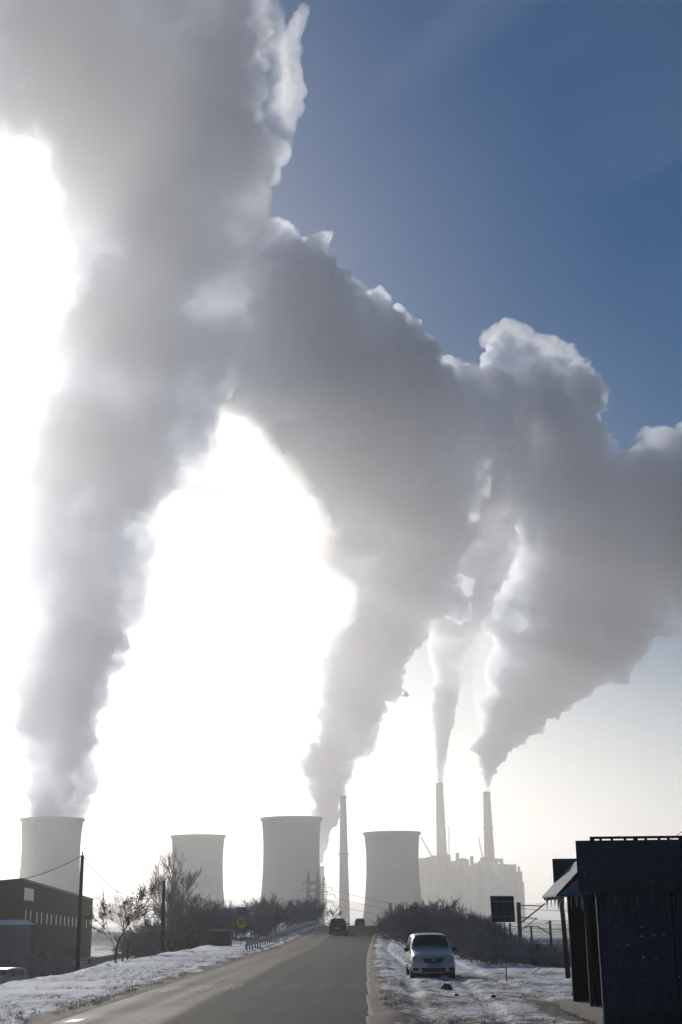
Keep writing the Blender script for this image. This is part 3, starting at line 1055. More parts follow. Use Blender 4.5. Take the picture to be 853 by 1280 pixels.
# guardrail
galv = mat('galvanised_rail', (0.20, 0.20, 0.21), 0.5, 0.5)
def guardrail(y0, y1, off, label, side=-1):
    root = empty('guardrail', (0, 0, 0), label, 'guardrail')
    ys = axis([(y0, 1.6), (y1, 1)])
    edge = road_l if side < 0 else road_r
    rail = MB()
    prof = [(0, .0), (.04, .05), (.04, .11), (0, .16), (.04, .21), (.04, .27), (0, .32)]
    pts = []
    for i, y in enumerate(ys):
        x = edge(y) + side * off
        z = road_z(y) + .40 - (0.30 if i == 0 else 0)
        pts.append((x, y * K, z))
    for p, q in zip(pts, pts[1:]):
        for (a, b), (c, d) in zip(prof, prof[1:]):
            rail.quad((p[0] - side * a, p[1], p[2] + b), (q[0] - side * a, q[1], q[2] + b), (q[0] - side * c, q[1], q[2] + d), (p[0] - side * c, p[1], p[2] + d))
            rail.quad((p[0] - side * a + side * .01, p[1], p[2] + b), (q[0] - side * a + side * .01, q[1], q[2] + b), (q[0] - side * c + side * .01, q[1], q[2] + d), (p[0] - side * c + side * .01, p[1], p[2] + d))
    rail.build('rail', galv, root)
    for x, y, z in pts[1:]:
        MB().span((x + side * .02, y - .05, z - .6), (x + side * .12, y + .05, z + .30)).build('post', galv, root)
guardrail(70, 132, 1.6, 'steel guardrail on posts along the left bank up to the road crest')

# round speed sign with a dark plate above it
def speed_sign():
    D = 82
    c = at(301.7, 1153, D); g = road_z(D) + .2
    root = empty('speed_limit_sign', (c.x, c.y, g), 'round yellow 30 speed sign with dark red ring on a post, small plate above', 'road sign')
    h = c.z - g
    MB().tube((0, .06, -.4), (0, .06, h + 1.05), .035, .035, 8).build('post', mat('sign_post', (.16, .10, .09), .6), root)
    r = px_size(7.8, 1153, D)
    MB().tube((0, 0, h), (0, .03, h), r, r, 40).build('face', mat('sign_yellow', (.90, .56, .08), .5), root)
    ring = MB()
    for k in range(40):
        a, b = 2 * math.pi * k / 40, 2 * math.pi * (k + 1) / 40
        ring.quad(*[(q * math.cos(t), -.006, h + q * math.sin(t)) for q, t in ((r, a), (r, b), (r * .80, b), (r * .80, a))])
    ring.build('ring', mat('sign_red', (.42, .05, .03), .5), root)
    MB().span((-px_size(7, 1139, D), 0, h + r + .07), (px_size(7, 1139, D), .03, h + r + .66)).build('plate', mat('plate_blue_grey', (.10, .11, .17), .5), root)
    ch = MB()
    pw = px_size(7, 1139, D)
    for x0, x1, z0, z1 in ((-.8, -.45, .1, .5), (-.3, .1, .25, .5), (.25, .35, .1, .45)):
        ch.quad((x0 * pw, -.006, h + r + .07 + z0), (x1 * pw, -.006, h + r + .07 + z0 * .9), (x1 * pw, -.006, h + r + .07 + z1 * .8), (x0 * pw, -.006, h + r + .07 + z1))
    ch.build('plate_mark', mat('plate_pale', (.25, .26, .30), .5), root)
    fc = bpy.data.curves.new('numerals', 'FONT')
    fc.body = '30'; fc.size = r * 1.15; fc.align_x = 'CENTER'; fc.align_y = 'CENTER'; fc.extrude = .002; fc.offset = 0.012
    t = bpy.data.objects.new('tmp', fc); COL.objects.link(t)
    dg = bpy.context.evaluated_depsgraph_get()
    me = bpy.data.meshes.new_from_object(t.evaluated_get(dg))
    me.transform(Matrix.Rotation(math.pi / 2, 4, 'X'))
    me.transform(Matrix.Translation((0, -.008, h)))
    bpy.data.objects.remove(t)
    o = bpy.data.objects.new('numerals', me); COL.objects.link(o); o.parent = root
    me.materials.clear(); me.materials.append(mat('numeral_black', (.02, .02, .02), .6))
speed_sign()
# ------------------------------------------------------------------ bare winter trees and scrub
def seg_mesh(segs, name, m, parent, smooth_=True):
    """segs = [(p0, p1, r0, r1)] as three- to six-sided tapering prisms"""
    V, Fc = [], []
    for p0, p1, r0, r1 in segs:
        n = 3 if r0 < .02 else 4 if r0 < .05 else 7
        d = (p1 - p0)
        if d.length < 1e-5: continue
        d.normalize()
        a = d.orthogonal().normalized(); b = d.cross(a)
        k = len(V)
        for p, r in ((p0, r0), (p1, r1)):
            for i in range(n):
                t = 2 * math.pi * i / n
                V.append(tuple(p + a * (r * math.cos(t)) + b * (r * math.sin(t))))
        for i in range(n):
            j = (i + 1) % n
            Fc.append((k + i, k + j, k + n + j, k + n + i))
    me = bpy.data.meshes.new(name)
    me.from_pydata(V, [], Fc)
    me.materials.append(m)
    o = bpy.data.objects.new(name, me)
    COL.objects.link(o)
    if parent: o.parent = parent
    return o

def grow(rng, segs, p, d, L, r, lvl, maxlvl, spread, up, nseg=4, kidsn=(3, 5), minr=.006):
    pts = [p]
    dd = d.normalized()
    rr = r
    for k in range(nseg):
        dd = (dd + Vector((rng.gauss(0, .16), rng.gauss(0, .16), rng.gauss(0, .10) + up * .10))).normalized()
        q = pts[-1] + dd * (L / nseg)
        r1 = max(minr, rr * (0.86 if lvl else .88))
        segs.append((pts[-1], q, rr, r1, lvl))
        pts.append(q)
        rr = r1
    if lvl >= maxlvl: return
    n = rng.randint(*kidsn)
    for i in range(n):
        t = (0.35 + .65 * (i + rng.random()) / n) if lvl else (.38 + .62 * (i + rng.random()) / n)
        t = min(t, .999)
        k = int(t * nseg)
        base = pts[k].lerp(pts[k + 1], t * nseg - k)
        ax = (pts[k + 1] - pts[k]).normalized()
        side = Vector((rng.gauss(0, 1), rng.gauss(0, 1), rng.gauss(0, .5)))
        side -= ax * side.dot(ax)
        side.normalize()
        nd = (ax + side * spread * rng.uniform(.6, 1.3) + Vector((0, 0, up * .35))).normalized()
        grow(rng, segs, base, nd, L * rng.uniform(.50, .74), max(minr, rr * rng.uniform(.55, .75)), lvl + 1, maxlvl, spread, up, max(2, nseg - 1) if lvl > 1 else nseg, kidsn, minr)

bark = mat('dark_bark', (0.022, 0.019, 0.018), 0.9, noise=(4, (0.04, .034, .03), .25), spec=.1)
twig = mat('twigs', (0.15, 0.138, 0.148), 0.9, noise=(.8, (0.32, 0.30, 0.315), .3), spec=.15)
frost = mat('frosted_twigs', (0.34, 0.335, 0.35), 0.85, noise=(.6, (0.20, 0.19, .20), .3))
def tree(name, label, px, base_py, D, height, seed, r0, maxlvl=5, spread=.75, up=.5, lean=(0, 0), tw=twig, kidsn=(3, 5), group=None, z=None, stems=1, minr=.008, cat='tree', trunkL=.45, parts=True, clumps=0):
    rng = random.Random(seed)
    g = at(px, base_py, D)
    x = g.x
    zz = ground_z(x, D, False) - .08 if z is None else z
    height = at(px, height, D).z - zz
    root = empty(name, (x, D * K, zz), label, cat, group)
    segs = []
    for s in range(stems):
        off = Vector((rng.uniform(-.3, .3), rng.uniform(-.3, .3), 0)) * (stems > 1)
        sp = Vector((rng.gauss(0, .28), rng.gauss(0, .28), 0)) * (stems > 1)
        grow(rng, segs, off, Vector((lean[0], lean[1], 1)) + sp, height * trunkL, r0, 0, maxlvl, spread, up, 5, kidsn, minr)
    top = max(s[1].z for s in segs)
    k = height / top
    segs = [(a * k, b * k, c, d, l) for a, b, c, d, l in segs]
    seg_mesh([s[:4] for s in segs if s[4] <= 1], 'trunk', bark, root)
    o = seg_mesh([s[:4] for s in segs if s[4] > 1], 'crown', tw, root)
    if clumps:                                   # dried seed clusters at the twig tips
        mb = MB()
        tips = [s for s in segs if s[4] >= maxlvl - 1]
        for s in rng.sample(tips, min(clumps, len(tips))):
            for _ in range(10):
                c = s[1] + Vector((rng.gauss(0, .08), rng.gauss(0, .08), rng.gauss(0, .07)))
                mb.tube(c, c + Vector((rng.gauss(0, .05), rng.gauss(0, .05), rng.uniform(-.1, .02))), .022, .01, 4)
        mb.build('seed_cluster', bark, root)
    return root

tree('bare_tree', 'small dark bare tree with clumped dry seed clusters beside the brick hall', 147.5, 1203, 66, 1098, 11, .085, 4, .75, .35, tw=bark, kidsn=(3, 5), trunkL=.5, minr=.018, clumps=130)
tree('dead_sapling', 'short dead stem forking beside the small bare tree', 162, 1200, 67, 1162, 5, .05, 1, .5, .6, (-.12, 0), tw=bark, kidsn=(2, 2), cat='sapling', trunkL=.7)
tree('bare_tree', 'big bare frosty tree with upswept limbs in front of the smaller cooling tower', 236, 1190, 104, 1055, 21, .20, 5, .62, .75, tw=mat('grey_twigs', (.26, .25, .25), .9, spec=.15), kidsn=(3, 5), trunkL=.36, stems=3, minr=.011)
tree('bare_tree', 'dense dark round bare tree right of the second wooden pole', 226, 1190, 90, 1102, 8, .13, 5, .85, .35, tw=twig, kidsn=(4, 5), trunkL=.40, minr=.014, stems=2)
tree('bare_tree', 'slim frosty bare tree leaning left behind the small bare tree', 186, 1190, 112, 1108, 33, .12, 5, .7, .6, (-.25, 0), tw=frost, kidsn=(3, 4), trunkL=.42, minr=.010, stems=2)

# scrub: four shrub models, copied
def shrub(seed, tw, name='bare_shrub', n=9, lv=4, h=3.0):
    rng = random.Random(seed)
    root = empty(name, (0, 0, 0), 'x', 'shrub')
    segs = []
    for s in range(n):
        off = Vector((rng.gauss(0, .45), rng.gauss(0, .45), 0))
        grow(rng, segs, off, Vector((rng.gauss(0, .45), rng.gauss(0, .45), 1)), h * .5, .03, 0, lv - 1, .7, .4, 4, (4, 6), .013)
    top = max(s[1].z for s in segs)
    segs = [(a * (h / top), b * (h / top), c, d, l) for a, b, c, d, l in segs]
    seg_mesh([s[:4] for s in segs if s[4] == 0], 'stem', bark, root)
    seg_mesh([s[:4] for s in segs if s[4] > 0], 'crown', tw, root)
    return root
protos = [shrub(40 + i, (twig, twig, frost, twig)[i]) for i in range(4)]
_first = [True] * 4
def put_shrub(x, y, z, h, which, label, group, rng):
    p = protos[which]
    if _first[which]:
        _first[which] = False
        r = p
        r.location = (x, y, z); r.rotation_euler = (0, 0, rng.uniform(0, 6.28)); r.scale = (h / 3 * rng.uniform(.9, 1.25),) * 2 + (h / 3,)
        r['label'] = label
    else:
        r = dup(p, (x, y, z), rng.uniform(0, 6.28), (h / 3 * rng.uniform(.9, 1.25), h / 3 * rng.uniform(.9, 1.25), h / 3), label)
    r['group'] = group
    return r
rs = random.Random(99)
def thicket(rows, label, group, step):
    for px0, px1, top0, top1, D0, D1, kinds in rows:
        n = max(2, int(abs(px1 - px0) / step))
        for k in range(n):
            t = (k + rs.uniform(.2, .8)) / n
            px, D = px0 + (px1 - px0) * t, D0 + (D1 - D0) * t + rs.uniform(-2, 2)
            top = top0 + (top1 - top0) * t + rs.uniform(-11, 8)
            c = at(px, top, D)
            z = ground_z(c.x, D, False) - .1
            put_shrub(c.x, c.y, z, max(1.0, c.z - z), rs.choice(kinds), label, group, rs)
thicket([(240, 300, 1122, 1134, 94, 98, (2, 2, 0)), (318, 402, 1124, 1128, 98, 150, (2, 1, 2)), (318, 395, 1140, 1144, 90, 135, (0, 2, 3)), (290, 335, 1148, 1152, 92, 92, (2, 2, 3)), (172, 236, 1160, 1150, 110, 100, (2, 2, 0))],
        'bare winter shrub in the scrub strip left of the road', 'bare shrubs along the left bank', 10)
thicket([(508, 560, 1120, 1134, 100, 80, (0, 1, 3)), (520, 625, 1136, 1150, 70, 62, (0, 1, 3)), (575, 705, 1158, 1188, 60, 58, (0, 1, 3)), (610, 705, 1170, 1194, 54, 52, (0, 1, 3)), (500, 600, 1135, 1152, 98, 62, (1, 3, 0)), (505, 600, 1150, 1168, 90, 54, (1, 3, 0)), (590, 690, 1184, 1198, 50, 50, (1, 3, 0))],
        'bare winter shrub in the dark thicket behind the silver car', 'bare shrubs of the thicket on the right', 9)
thicket([(34, 92, 1192, 1198, 80, 90, (2, 2))], 'small pale shrub at the foot of the brick hall', 'pale shrubs by the brick hall', 14)
# ------------------------------------------------------------------ right side
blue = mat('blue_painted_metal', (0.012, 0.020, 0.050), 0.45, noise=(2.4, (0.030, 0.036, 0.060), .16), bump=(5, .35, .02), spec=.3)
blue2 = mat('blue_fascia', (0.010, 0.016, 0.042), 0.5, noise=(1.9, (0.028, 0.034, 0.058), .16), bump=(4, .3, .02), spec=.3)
blackm = mat('dark_frame_metal', (0.008, 0.009, 0.012), .9, spec=.08)
def kiosk():
    dF = 21.6                                    # front wall, in the units of at()
    yF = dF * K
    xF = at(753, 1200, dF).x                     # its left corner
    xR = 15.5
    root = empty('blue_kiosk', (xF, yF, 0), 'dark blue sheet metal kiosk with open side and roof rail, at the right edge', 'kiosk')
    O = root.location
    def put(mb, name, m, **k):
        mb.v = [(v[0] - O.x, v[1] - O.y, v[2] - O.z) for v in mb.v]
        return mb.build(name, m, root, **k)
    def slab_(plan, z0, z1):
        """upright prism over a plan polygon"""
        mb = MB(); n = len(plan)
        mb.v = [(x, y, z0) for x, y in plan] + [(x, y, z1) for x, y in plan]
        mb.f = [tuple(range(n)), tuple(range(n, 2 * n))[::-1]] + [((i + 1) % n, i, n + i, n + (i + 1) % n) for i in range(n)]
        return mb
    zl = at(800, 1113, dF).z                     # underside of the fascia
    zt = at(735, 1051.5, dF).z
    # corrugated front wall
    m = MB()
    x = xF
    prof = []
    while x < xR:
        prof += [(x, 0), (x + .10, 0), (x + .125, .028), (x + .225, .028)]
        x += .25
    for (a, da), (b, db) in zip(prof, prof[1:]):
        for o in (0, .05):
            m.quad((a, yF + o - da, -.3), (b, yF + o - db, -.3), (b, yF + o - db, zl + .02), (a, yF + o - da, zl + .02))
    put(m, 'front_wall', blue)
    put(MB().span((xF - .05, yF - .05, -.3), (xF + .02, yF + .06, zl + .02)), 'corner_trim', mat('trim_blue', (.018, .026, .055), .7, spec=.2))
    # fascia box along the front, its end cut back to the right
    yf = yF - .25
    xl = at(721.5, 1085, yf / K).x
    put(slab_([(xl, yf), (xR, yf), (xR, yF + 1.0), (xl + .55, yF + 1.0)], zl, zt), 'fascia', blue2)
    put(slab_([(xl + .75, yF + 1.01), (xR, yF + 1.01), (xR, yF + 9), (xl + 3.4, yF + 9)], zl - .02, zl + .45), 'roof', blackm)
    # second sign board further back, sticking out to the left
    d2 = 26.5
    a, b = at(690.5, 1073.5, d2), at(722, 1116, d2)
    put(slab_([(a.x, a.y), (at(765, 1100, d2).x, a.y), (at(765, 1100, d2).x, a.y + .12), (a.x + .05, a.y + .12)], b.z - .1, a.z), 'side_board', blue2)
    # sloping canopy with snow on it
    p, q = at(691.5, 1121.5, 25.2), at(722, 1088, 25.2)
    y0, y1 = p.y - .7, a.y - .03
    g_ = (q.z - p.z) / (q.x - p.x)
    put(MB().prism([(p.x, p.z), (q.x + .25, q.z + .25 * g_), (q.x + .25, q.z - .12), (p.x + .05, p.z - .06)], y0, y1), 'canopy', blackm)
    put(MB().prism([(p.x - .03, p.z + .004), (q.x + .2, q.z + .21 * g_), (q.x + .2, q.z + .20 * g_ + .07), (p.x - .02, p.z + .05)], y0 - .01, y1 - .02), 'snow_cover', snow_d)
    put(MB().prism([(p.x + .02, p.z + .02), (q.x + .1, q.z - .02), (q.x + .1, p.z + .02)], y0 - .022, y0 - .012), 'canopy_cheek', mat('frosted_sheet', (.30, .33, .36), .6, noise=(9, (.16, .17, .19), .2)))
    rr = random.Random(4)
    icem = mat('ice', (.40, .44, .47), .2)
    for k in range(24):
        t = rr.random() ** 1.5
        x = p.x + (q.x - p.x) * t
        z = p.z - .04
        y = y0 - .03 if rr.random() < .6 else rr.uniform(y0, y1 - .2)
        if y > y0: x = p.x + .02
        put(MB().tube((x, y, z + .05), (x + rr.uniform(-.01, .01), y, z - rr.uniform(.06, .34)), .022, .003, 5), 'icicle', icem)
    # dark sheet joints, a rust-edged sill and rivet rows
    jm, rm = mat('dark_joint', (.006, .008, .014), .8, spec=.1), mat('rust_edge', (.045, .024, .014), .9, noise=(9, (.02, .02, .03), .2))
    for x in (xF + 1.52, xF + 3.02, xF + 4.52):
        put(MB().span((x - .012, yF - .040, -.3), (x + .012, yF - .030, zl)), 'joint_strip', jm)
    for x in (xl + 2.2, xl + 4.4):
        put(MB().span((x - .01, yf - .008, zl + .01), (x + .01, yf - .001, zt - .01)), 'joint_strip', jm)
    put(MB().span((xF, yF - .037, -.3), (xR, yF - .031, .10)), 'rusty_foot', rm)
    put(MB().span((xl + .02, yf - .012, zl - .035), (xR, yf + .02, zl - .001)), 'fascia_lip', rm)
    # posts of the open side
    A0, B0 = at(721, 1259, 25.6), at(742.5, 1268, 24.2)
    put(MB().span((A0.x - .06, A0.y, -.2), (A0.x + .10, A0.y + .12, zl)), 'post', blackm)
    put(MB().span((B0.x - .06, B0.y, -.2), (B0.x + .04, B0.y + .10, zl)), 'post', mat('post_blue', (.02, .028, .05), .8, spec=.15))
    # inside: back wall, shutters and counter, coloured near-black for the interior's shade
    put(slab_([(A0.x + .11, A0.y + .13), (xR, A0.y + .13), (xR, A0.y + .2), (A0.x + .13, A0.y + .2)], -.2, zl - .02), 'back_wall', blackm)
    put(slab_([(B0.x + .05, B0.y + .02), (B0.x + .6, B0.y + .02), (B0.x + .6, B0.y + .07), (B0.x + .07, B0.y + .07)], -.2, zl - .02), 'shutter', blackm)
    put(MB().span((xF + .12, yF + .3, .9), (xR, yF + .8, .98)), 'counter', blackm)
    # roof rail
    rl = MB()
    D3 = yF + .1
    xa = at(738, 1050, D3 / K).x
    za, zb = zt - .01, at(738, 1045.8, D3 / K).z
    rl.span((xa, D3, zb - .05), (xR, D3 + .06, zb))
    rl.span((xa + 1.9, D3 + .001, za), (xR, D3 + .05, za + .06))
    x = xa
    k = 0
    while x < xR:
        rl.span((x, D3 + .002, za), (x + (.05 if k % 4 else .09), D3 + .058, zb - .045))
        x += .20 + .04 * (k % 3)
        k += 1
    put(rl, 'roof_rail', blackm)
    # chipped paint flecks and scratches where the photo shows them
    chipm = mat('chip_grey', (.36, .38, .42), .6)
    for px, py, s in ((770.5, 1158, .9), (802.5, 1170.5, 1.6), (817.5, 1169.5, 1.3), (830, 1168.5, 1.3), (785, 1181.5, 1.4), (772, 1182.5, .9), (804.5, 1196.5, 1.6), (820, 1197, 1.1), (849.5, 1221, 1.1), (802, 1159, 1)):
        c = at(px, py, (yF - .035) / K)
        put(MB().tube((c.x, yF - .034, c.z), (c.x, yF - .031, c.z), s * .015, s * .015, 7), 'paint_chip', chipm)
    fm = mat('faded_mark', (.09, .13, .20), .6)
    for px, py, w, h in ((727, 1083.5, 6, 1.6), (732.5, 1085.5, 4, 1.6), (736.8, 1083, 2, 3.2), (731.5, 1091, 1.5, 3), (730.5, 1095.5, 1.8, 1.8), (816.5, 1101.8, 2, 2)):
        c = at(px, py, yf / K)
        a_, b_ = px_size(w, py, dF) / 2, px_size(h, py, dF) / 2
        put(MB().quad(*[Vector((c.x + a_ * math.cos(t) * rr.uniform(.7, 1.2), yf - .004, c.z + b_ * math.sin(t) * rr.uniform(.7, 1.2))) for t in np.linspace(0, 2 * math.pi, 9)[:-1]]), 'faded_mark', fm)
    sm = mat('streak_blue', (.075, .095, .14), .5)
    for px, py, w, h in ((780, 1124, 2, 14), (797, 1127, 3.5, 17), (814, 1124, 3, 18), (842, 1127, 3.5, 13), (769, 1128, 1.8, 9), (828, 1131, 1.5, 7), (790, 1140, 1.2, 22), (806, 1150, 1.0, 16), (836, 1148, 1.2, 20), (775, 1205, 1.5, 12), (818, 1215, 1.2, 18), (847, 1200, 1.4, 14), (806, 1226, 9, 1.4)):
        c = at(px, py, yF / K)
        a_, b_ = px_size(w, py, dF) / 2, px_size(h, py, dF) / 2
        put(MB().quad((c.x - a_ * .6, yF - .0335, c.z + b_), (c.x + a_ * .7, yF - .0335, c.z + b_ * .9), (c.x + a_ * .3, yF - .0335, c.z - b_), (c.x - a_ * .2, yF - .0335, c.z - b_ * .8)), 'streak', sm)
    return A0, B0
A0_, B0_ = kiosk()
slab = mat('concrete_slab', (0.16, 0.14, 0.12), .9, noise=(3, (.26, .23, .2), .2))
sx = at(712, 1262, 25).x
tag(MB().span((sx, 21.8 * K, -.4), (10.5, A0_.y + .6, .05)).build('paving_slab', slab, bevel=.02), 'flat brownish concrete step in front of the kiosk opening', 'slab')

# wooden pole beside the kiosk
pole(701.5, 1118, -1.2, 38, .095, 'weathered wooden pole just left of the blue kiosk', lean=-.12)

# square sign seen from behind on a thin post
def back_sign():
    D = 36.5
    g = 0.0
    a, b = at(613.0, 1120, D), at(643.5, 1153, D)
    cx = (a.x + b.x) / 2
    foot = at(633.5, 1231, D)
    root = empty('square_sign', (foot.x, foot.y, ground_z(foot.x, D, False) - .05), 'large square sign seen from behind on one thin leaning post', 'road sign')
    O = root.location
    plate = MB()
    plate.quad(*[(p.x - O.x, y, p.z - O.z) for p, y in ((at(612.8, 1120, D), 0), (at(642.2, 1120, D), 0), (at(644.4, 1152.4, D), 0), (at(615.2, 1152.8, D), 0))])
    plate.quad(*[(p.x - O.x, y, p.z - O.z) for p, y in ((at(612.8, 1120, D), .03), (at(642.2, 1120, D), .03), (at(644.4, 1152.4, D), .03), (at(615.2, 1152.8, D), .03))])
    n = 4
    for i in range(4):
        j = (i + 1) % 4
        plate.f.append((i, j, 4 + j, 4 + i))
    plate.build('plate', mat('sign_back', (0.022, 0.024, 0.035), .6), root)
    pm = mat('thin_post', (.10, .11, .12), .5, .4)
    t = at(629, 1121, D)
    MB().tube((0, -.04, -.3), (t.x - O.x, -.04, t.z - O.z), .022, .022, 8).build('post', pm, root)
    br = MB()
    for py in (1127, 1146):
        p, q = at(614.5, py, D), at(642.5, py, D)
        br.span((p.x - O.x, -.018, p.z - O.z - .025), (q.x - O.x, -.003, p.z - O.z + .025))
    br.build('bracket', pm, root)
back_sign()

def small_sign(px, py, r, D, label, square=False, foot_z=None, w=None):
    c = at(px, py, D)
    g = ground_z(c.x, D, False) if foot_z is None else foot_z
    root = empty('small_road_sign', (c.x, c.y, g), label, 'road sign')
    h = c.z - g
    rr = px_size(r, py, D)
    dm = mat('sign_rear', (.025, .025, .03), .6)
    if square: MB().span((-rr, 0, h - rr * .95), (rr, .03, h + rr * .95)).build('plate', dm, root)
    else: MB().tube((0, 0, h), (0, .03, h), rr, rr, 24).build('plate', dm, root)
    MB().tube((0, .05, -.2), (0, .05, h + rr * .5), .03, .03, 8).build('post', dm, root)
small_sign(490, 1143.3, 2.2, 128, 'tiny round sign on a post at the crest, right of the road')
small_sign(516.6, 1137.6, 4.4, 88, 'small dark square sign standing in front of the thicket', True)
c = at(485.3, 1152.5, 120)
root = empty('marker_post', (c.x, c.y, ground_z(c.x, 120, False)), 'short dark marker post on the right verge at the road crest', 'bollard')
hh = at(485.3, 1147.5, 120).z - root.location.z
MB().tube((0, 0, -.1), (0, 0, hh), .09, .07, 8).build('body', blackm, root)
MB().lathe([(.075, 0), (.085, .02), (.085, .14), (.05, .18), (.005, .19)], (0, 0, hh), 8).build('cap', mat('cap_grey', (.12, .12, .13), .5), root)

# low dark container and railway gear behind the thicket
cont = mat('container_brown', (0.028, 0.025, 0.025), .8)
a, b = at(641, 1181, 58), at(673.5, 1181, 58)
root = empty('storage_box', (a.x, a.y, -2.4), 'low dark storage box in the scrub below the catenary masts', 'container')
w, h = b.x - a.x, a.z + 2.4
MB().span((0, 0, 0), (w, 2.4, h)).build('body', cont, root, bevel=.02)
rb = MB()
for k in range(9): rb.span((w * (k + .3) / 9, -.03, .1), (w * (k + .7) / 9, -.002, h - .12))
rb.build('rib', cont, root)
MB().span((-.06, -.06, h), (w + .06, 2.46, h + .06)).build('lid', mat('box_lid', (.16, .16, .17), .9), root)

mast_m = mat('catenary_steel', (0.045, 0.045, 0.05), .7)
def cat_mast(px, top, D, r, label, arm=None, extra=()):
    t = at(px, top, D); g = -2.6
    root = empty('catenary_mast', (t.x, t.y, g), label, 'mast', 'railway catenary masts')
    h = t.z - g
    MB().span((-r, -r, -.2), (r, r, h)).build('mast', mast_m, root)
    L = MB()
    for (x0, y0), (x1, y1), q in extra:
        p, s = at(x0, y0, D), at(x1, y1, D)
        L.tube((p.x - t.x, 0, p.z - g), (s.x - t.x, 0, s.z - g), q, q, 5)
    if extra: L.build('arm', mast_m, root)
cat_mast(648.2, 1128, 70, .13, 'thick catenary mast with long raised diagonal arm right of the square sign', extra=(((648, 1131.5), (678, 1132.5), .035), ((652, 1153), (681.5, 1129.5), .05), ((648, 1146), (672, 1148), .03), ((650, 1164), (671, 1148), .03)))
cat_mast(687.6, 1151, 85, .09, 'slim catenary mast with a short top arm, left of the wooden pole', extra=(((682, 1154), (687, 1152.5), .04), ((672, 1157.5), (687.5, 1167.5), .045), ((656, 1157.5), (673, 1158), .03)))
cat_mast(664, 1157, 95, .08, 'short catenary mast between the thick one and the slim one')
cat_mast(624.2, 1154, 90, .07, 'thin mast below the left part of the square sign', extra=(((624, 1160), (634, 1160), .03),))
cat_mast(637.5, 1154, 90, .08, 'thin mast below the right part of the square sign', extra=(((634, 1162), (645, 1161), .03),))
cat_mast(694.8, 1184, 80, .06, 'low stub mast next to the wooden pole')
for y0, y1, l in ((1134.5, 1134, 'upper'), (1147, 1146.5, 'middle'), (1158, 1157.5, 'lower')):
    wire('catenary_wire', at(640, y0, 72), at(800, y1, 78), .25, .018, l + ' railway wire stretched behind the wooden pole', 'railway wires')
w_a, w_b = at(842, 1046, 40), at(900, 1005, 30)
wire('overhead_cable', w_a + Vector((-.2, 3, -.4)), w_b, .05, .012, 'thin wire rising above the kiosk roof at the right edge')

# clods lying on the snow
clod = mat('frozen_soil', (0.035, 0.028, 0.024), .95, noise=(8, (.10, .085, .07), .2))
def lump(name, px, py, w, h, m, label, cat, seed, n=1):
    r = ray(px, py)
    D = -EYE.z / r.z / K
    x = r.x * D * K
    rr = random.Random(seed)
    bm = bmesh.new()
    for k in range(n):
        res = bmesh.ops.create_icosphere(bm, subdivisions=3, radius=1.0)
        ox, s = (rr.uniform(-.5, .5) * w * (n > 1)), rr.uniform(.5, 1) if n > 1 else 1
        off = Vector((rr.uniform(0, 9), 0, 0))
        for v in res['verts']:
            q = 1 + .45 * mnoise.noise(v.co * 1.5 + off) + .25 * mnoise.noise(v.co * 4 + off)
            v.co = Vector((v.co.x * w / 2 * s * q / (1.6 if n > 1 else 1) + ox, v.co.y * w * .35 * s * q + rr.uniform(0, .001), max(-.3, v.co.z) * h * s * q))
    me = bpy.data.meshes.new(name)
    bm.to_mesh(me); bm.free()
    me.materials.append(m)
    o = bpy.data.objects.new(name, me)
    COL.objects.link(o)
    o.location = (x, D * K, ground_z(x, D) + .02)
    tag(o, label, cat)
lump('soil_clods', 565, 1234, .55, .16, clod, 'dark heap of frozen soil clods on the snow in front of the silver car', 'clods', 3, 5)
lump('snow_clod', 551, 1222.5, .50, .10, mat('dirty_snow', (.10, .11, .16), .9, noise=(6, (.4, .42, .5), .2)), 'dirty snow lump that fell just before the silver car', 'snow lump', 5, 3)
lump('soil_clod', 571, 1243, .12, .05, clod, 'tiny dark clod right below the heap of clods', 'clod', 7)
lump('soil_clod', 617, 1245, .12, .05, clod, 'tiny dark clod below the square sign post', 'clod', 8)
lump('soil_clod', 717, 1240, .10, .07, clod, 'small dark clod left of the kiosk post', 'clod', 9)
lump('rusty_lump', 716, 1256, .26, .16, mat('rust_brown', (.10, .055, .035), .9), 'brownish lump at the foot of the outer kiosk post', 'stone', 10)
# a broken stick on the snow
p, q = at(665, 1222, 41), at(673, 1216, 42)
tag(MB().tube((p.x, p.y, ground_z(p.x, p.y / K) + .02), (q.x + .1, q.y, ground_z(q.x, q.y / K) + .22), .02, .012, 6).tube((q.x - .15, q.y, .12), (q.x + .25, q.y + .1, .30), .012, .006, 5).build('fallen_branch', bark), 'thin broken branch poking out of the snow right of the sign post', 'branch')

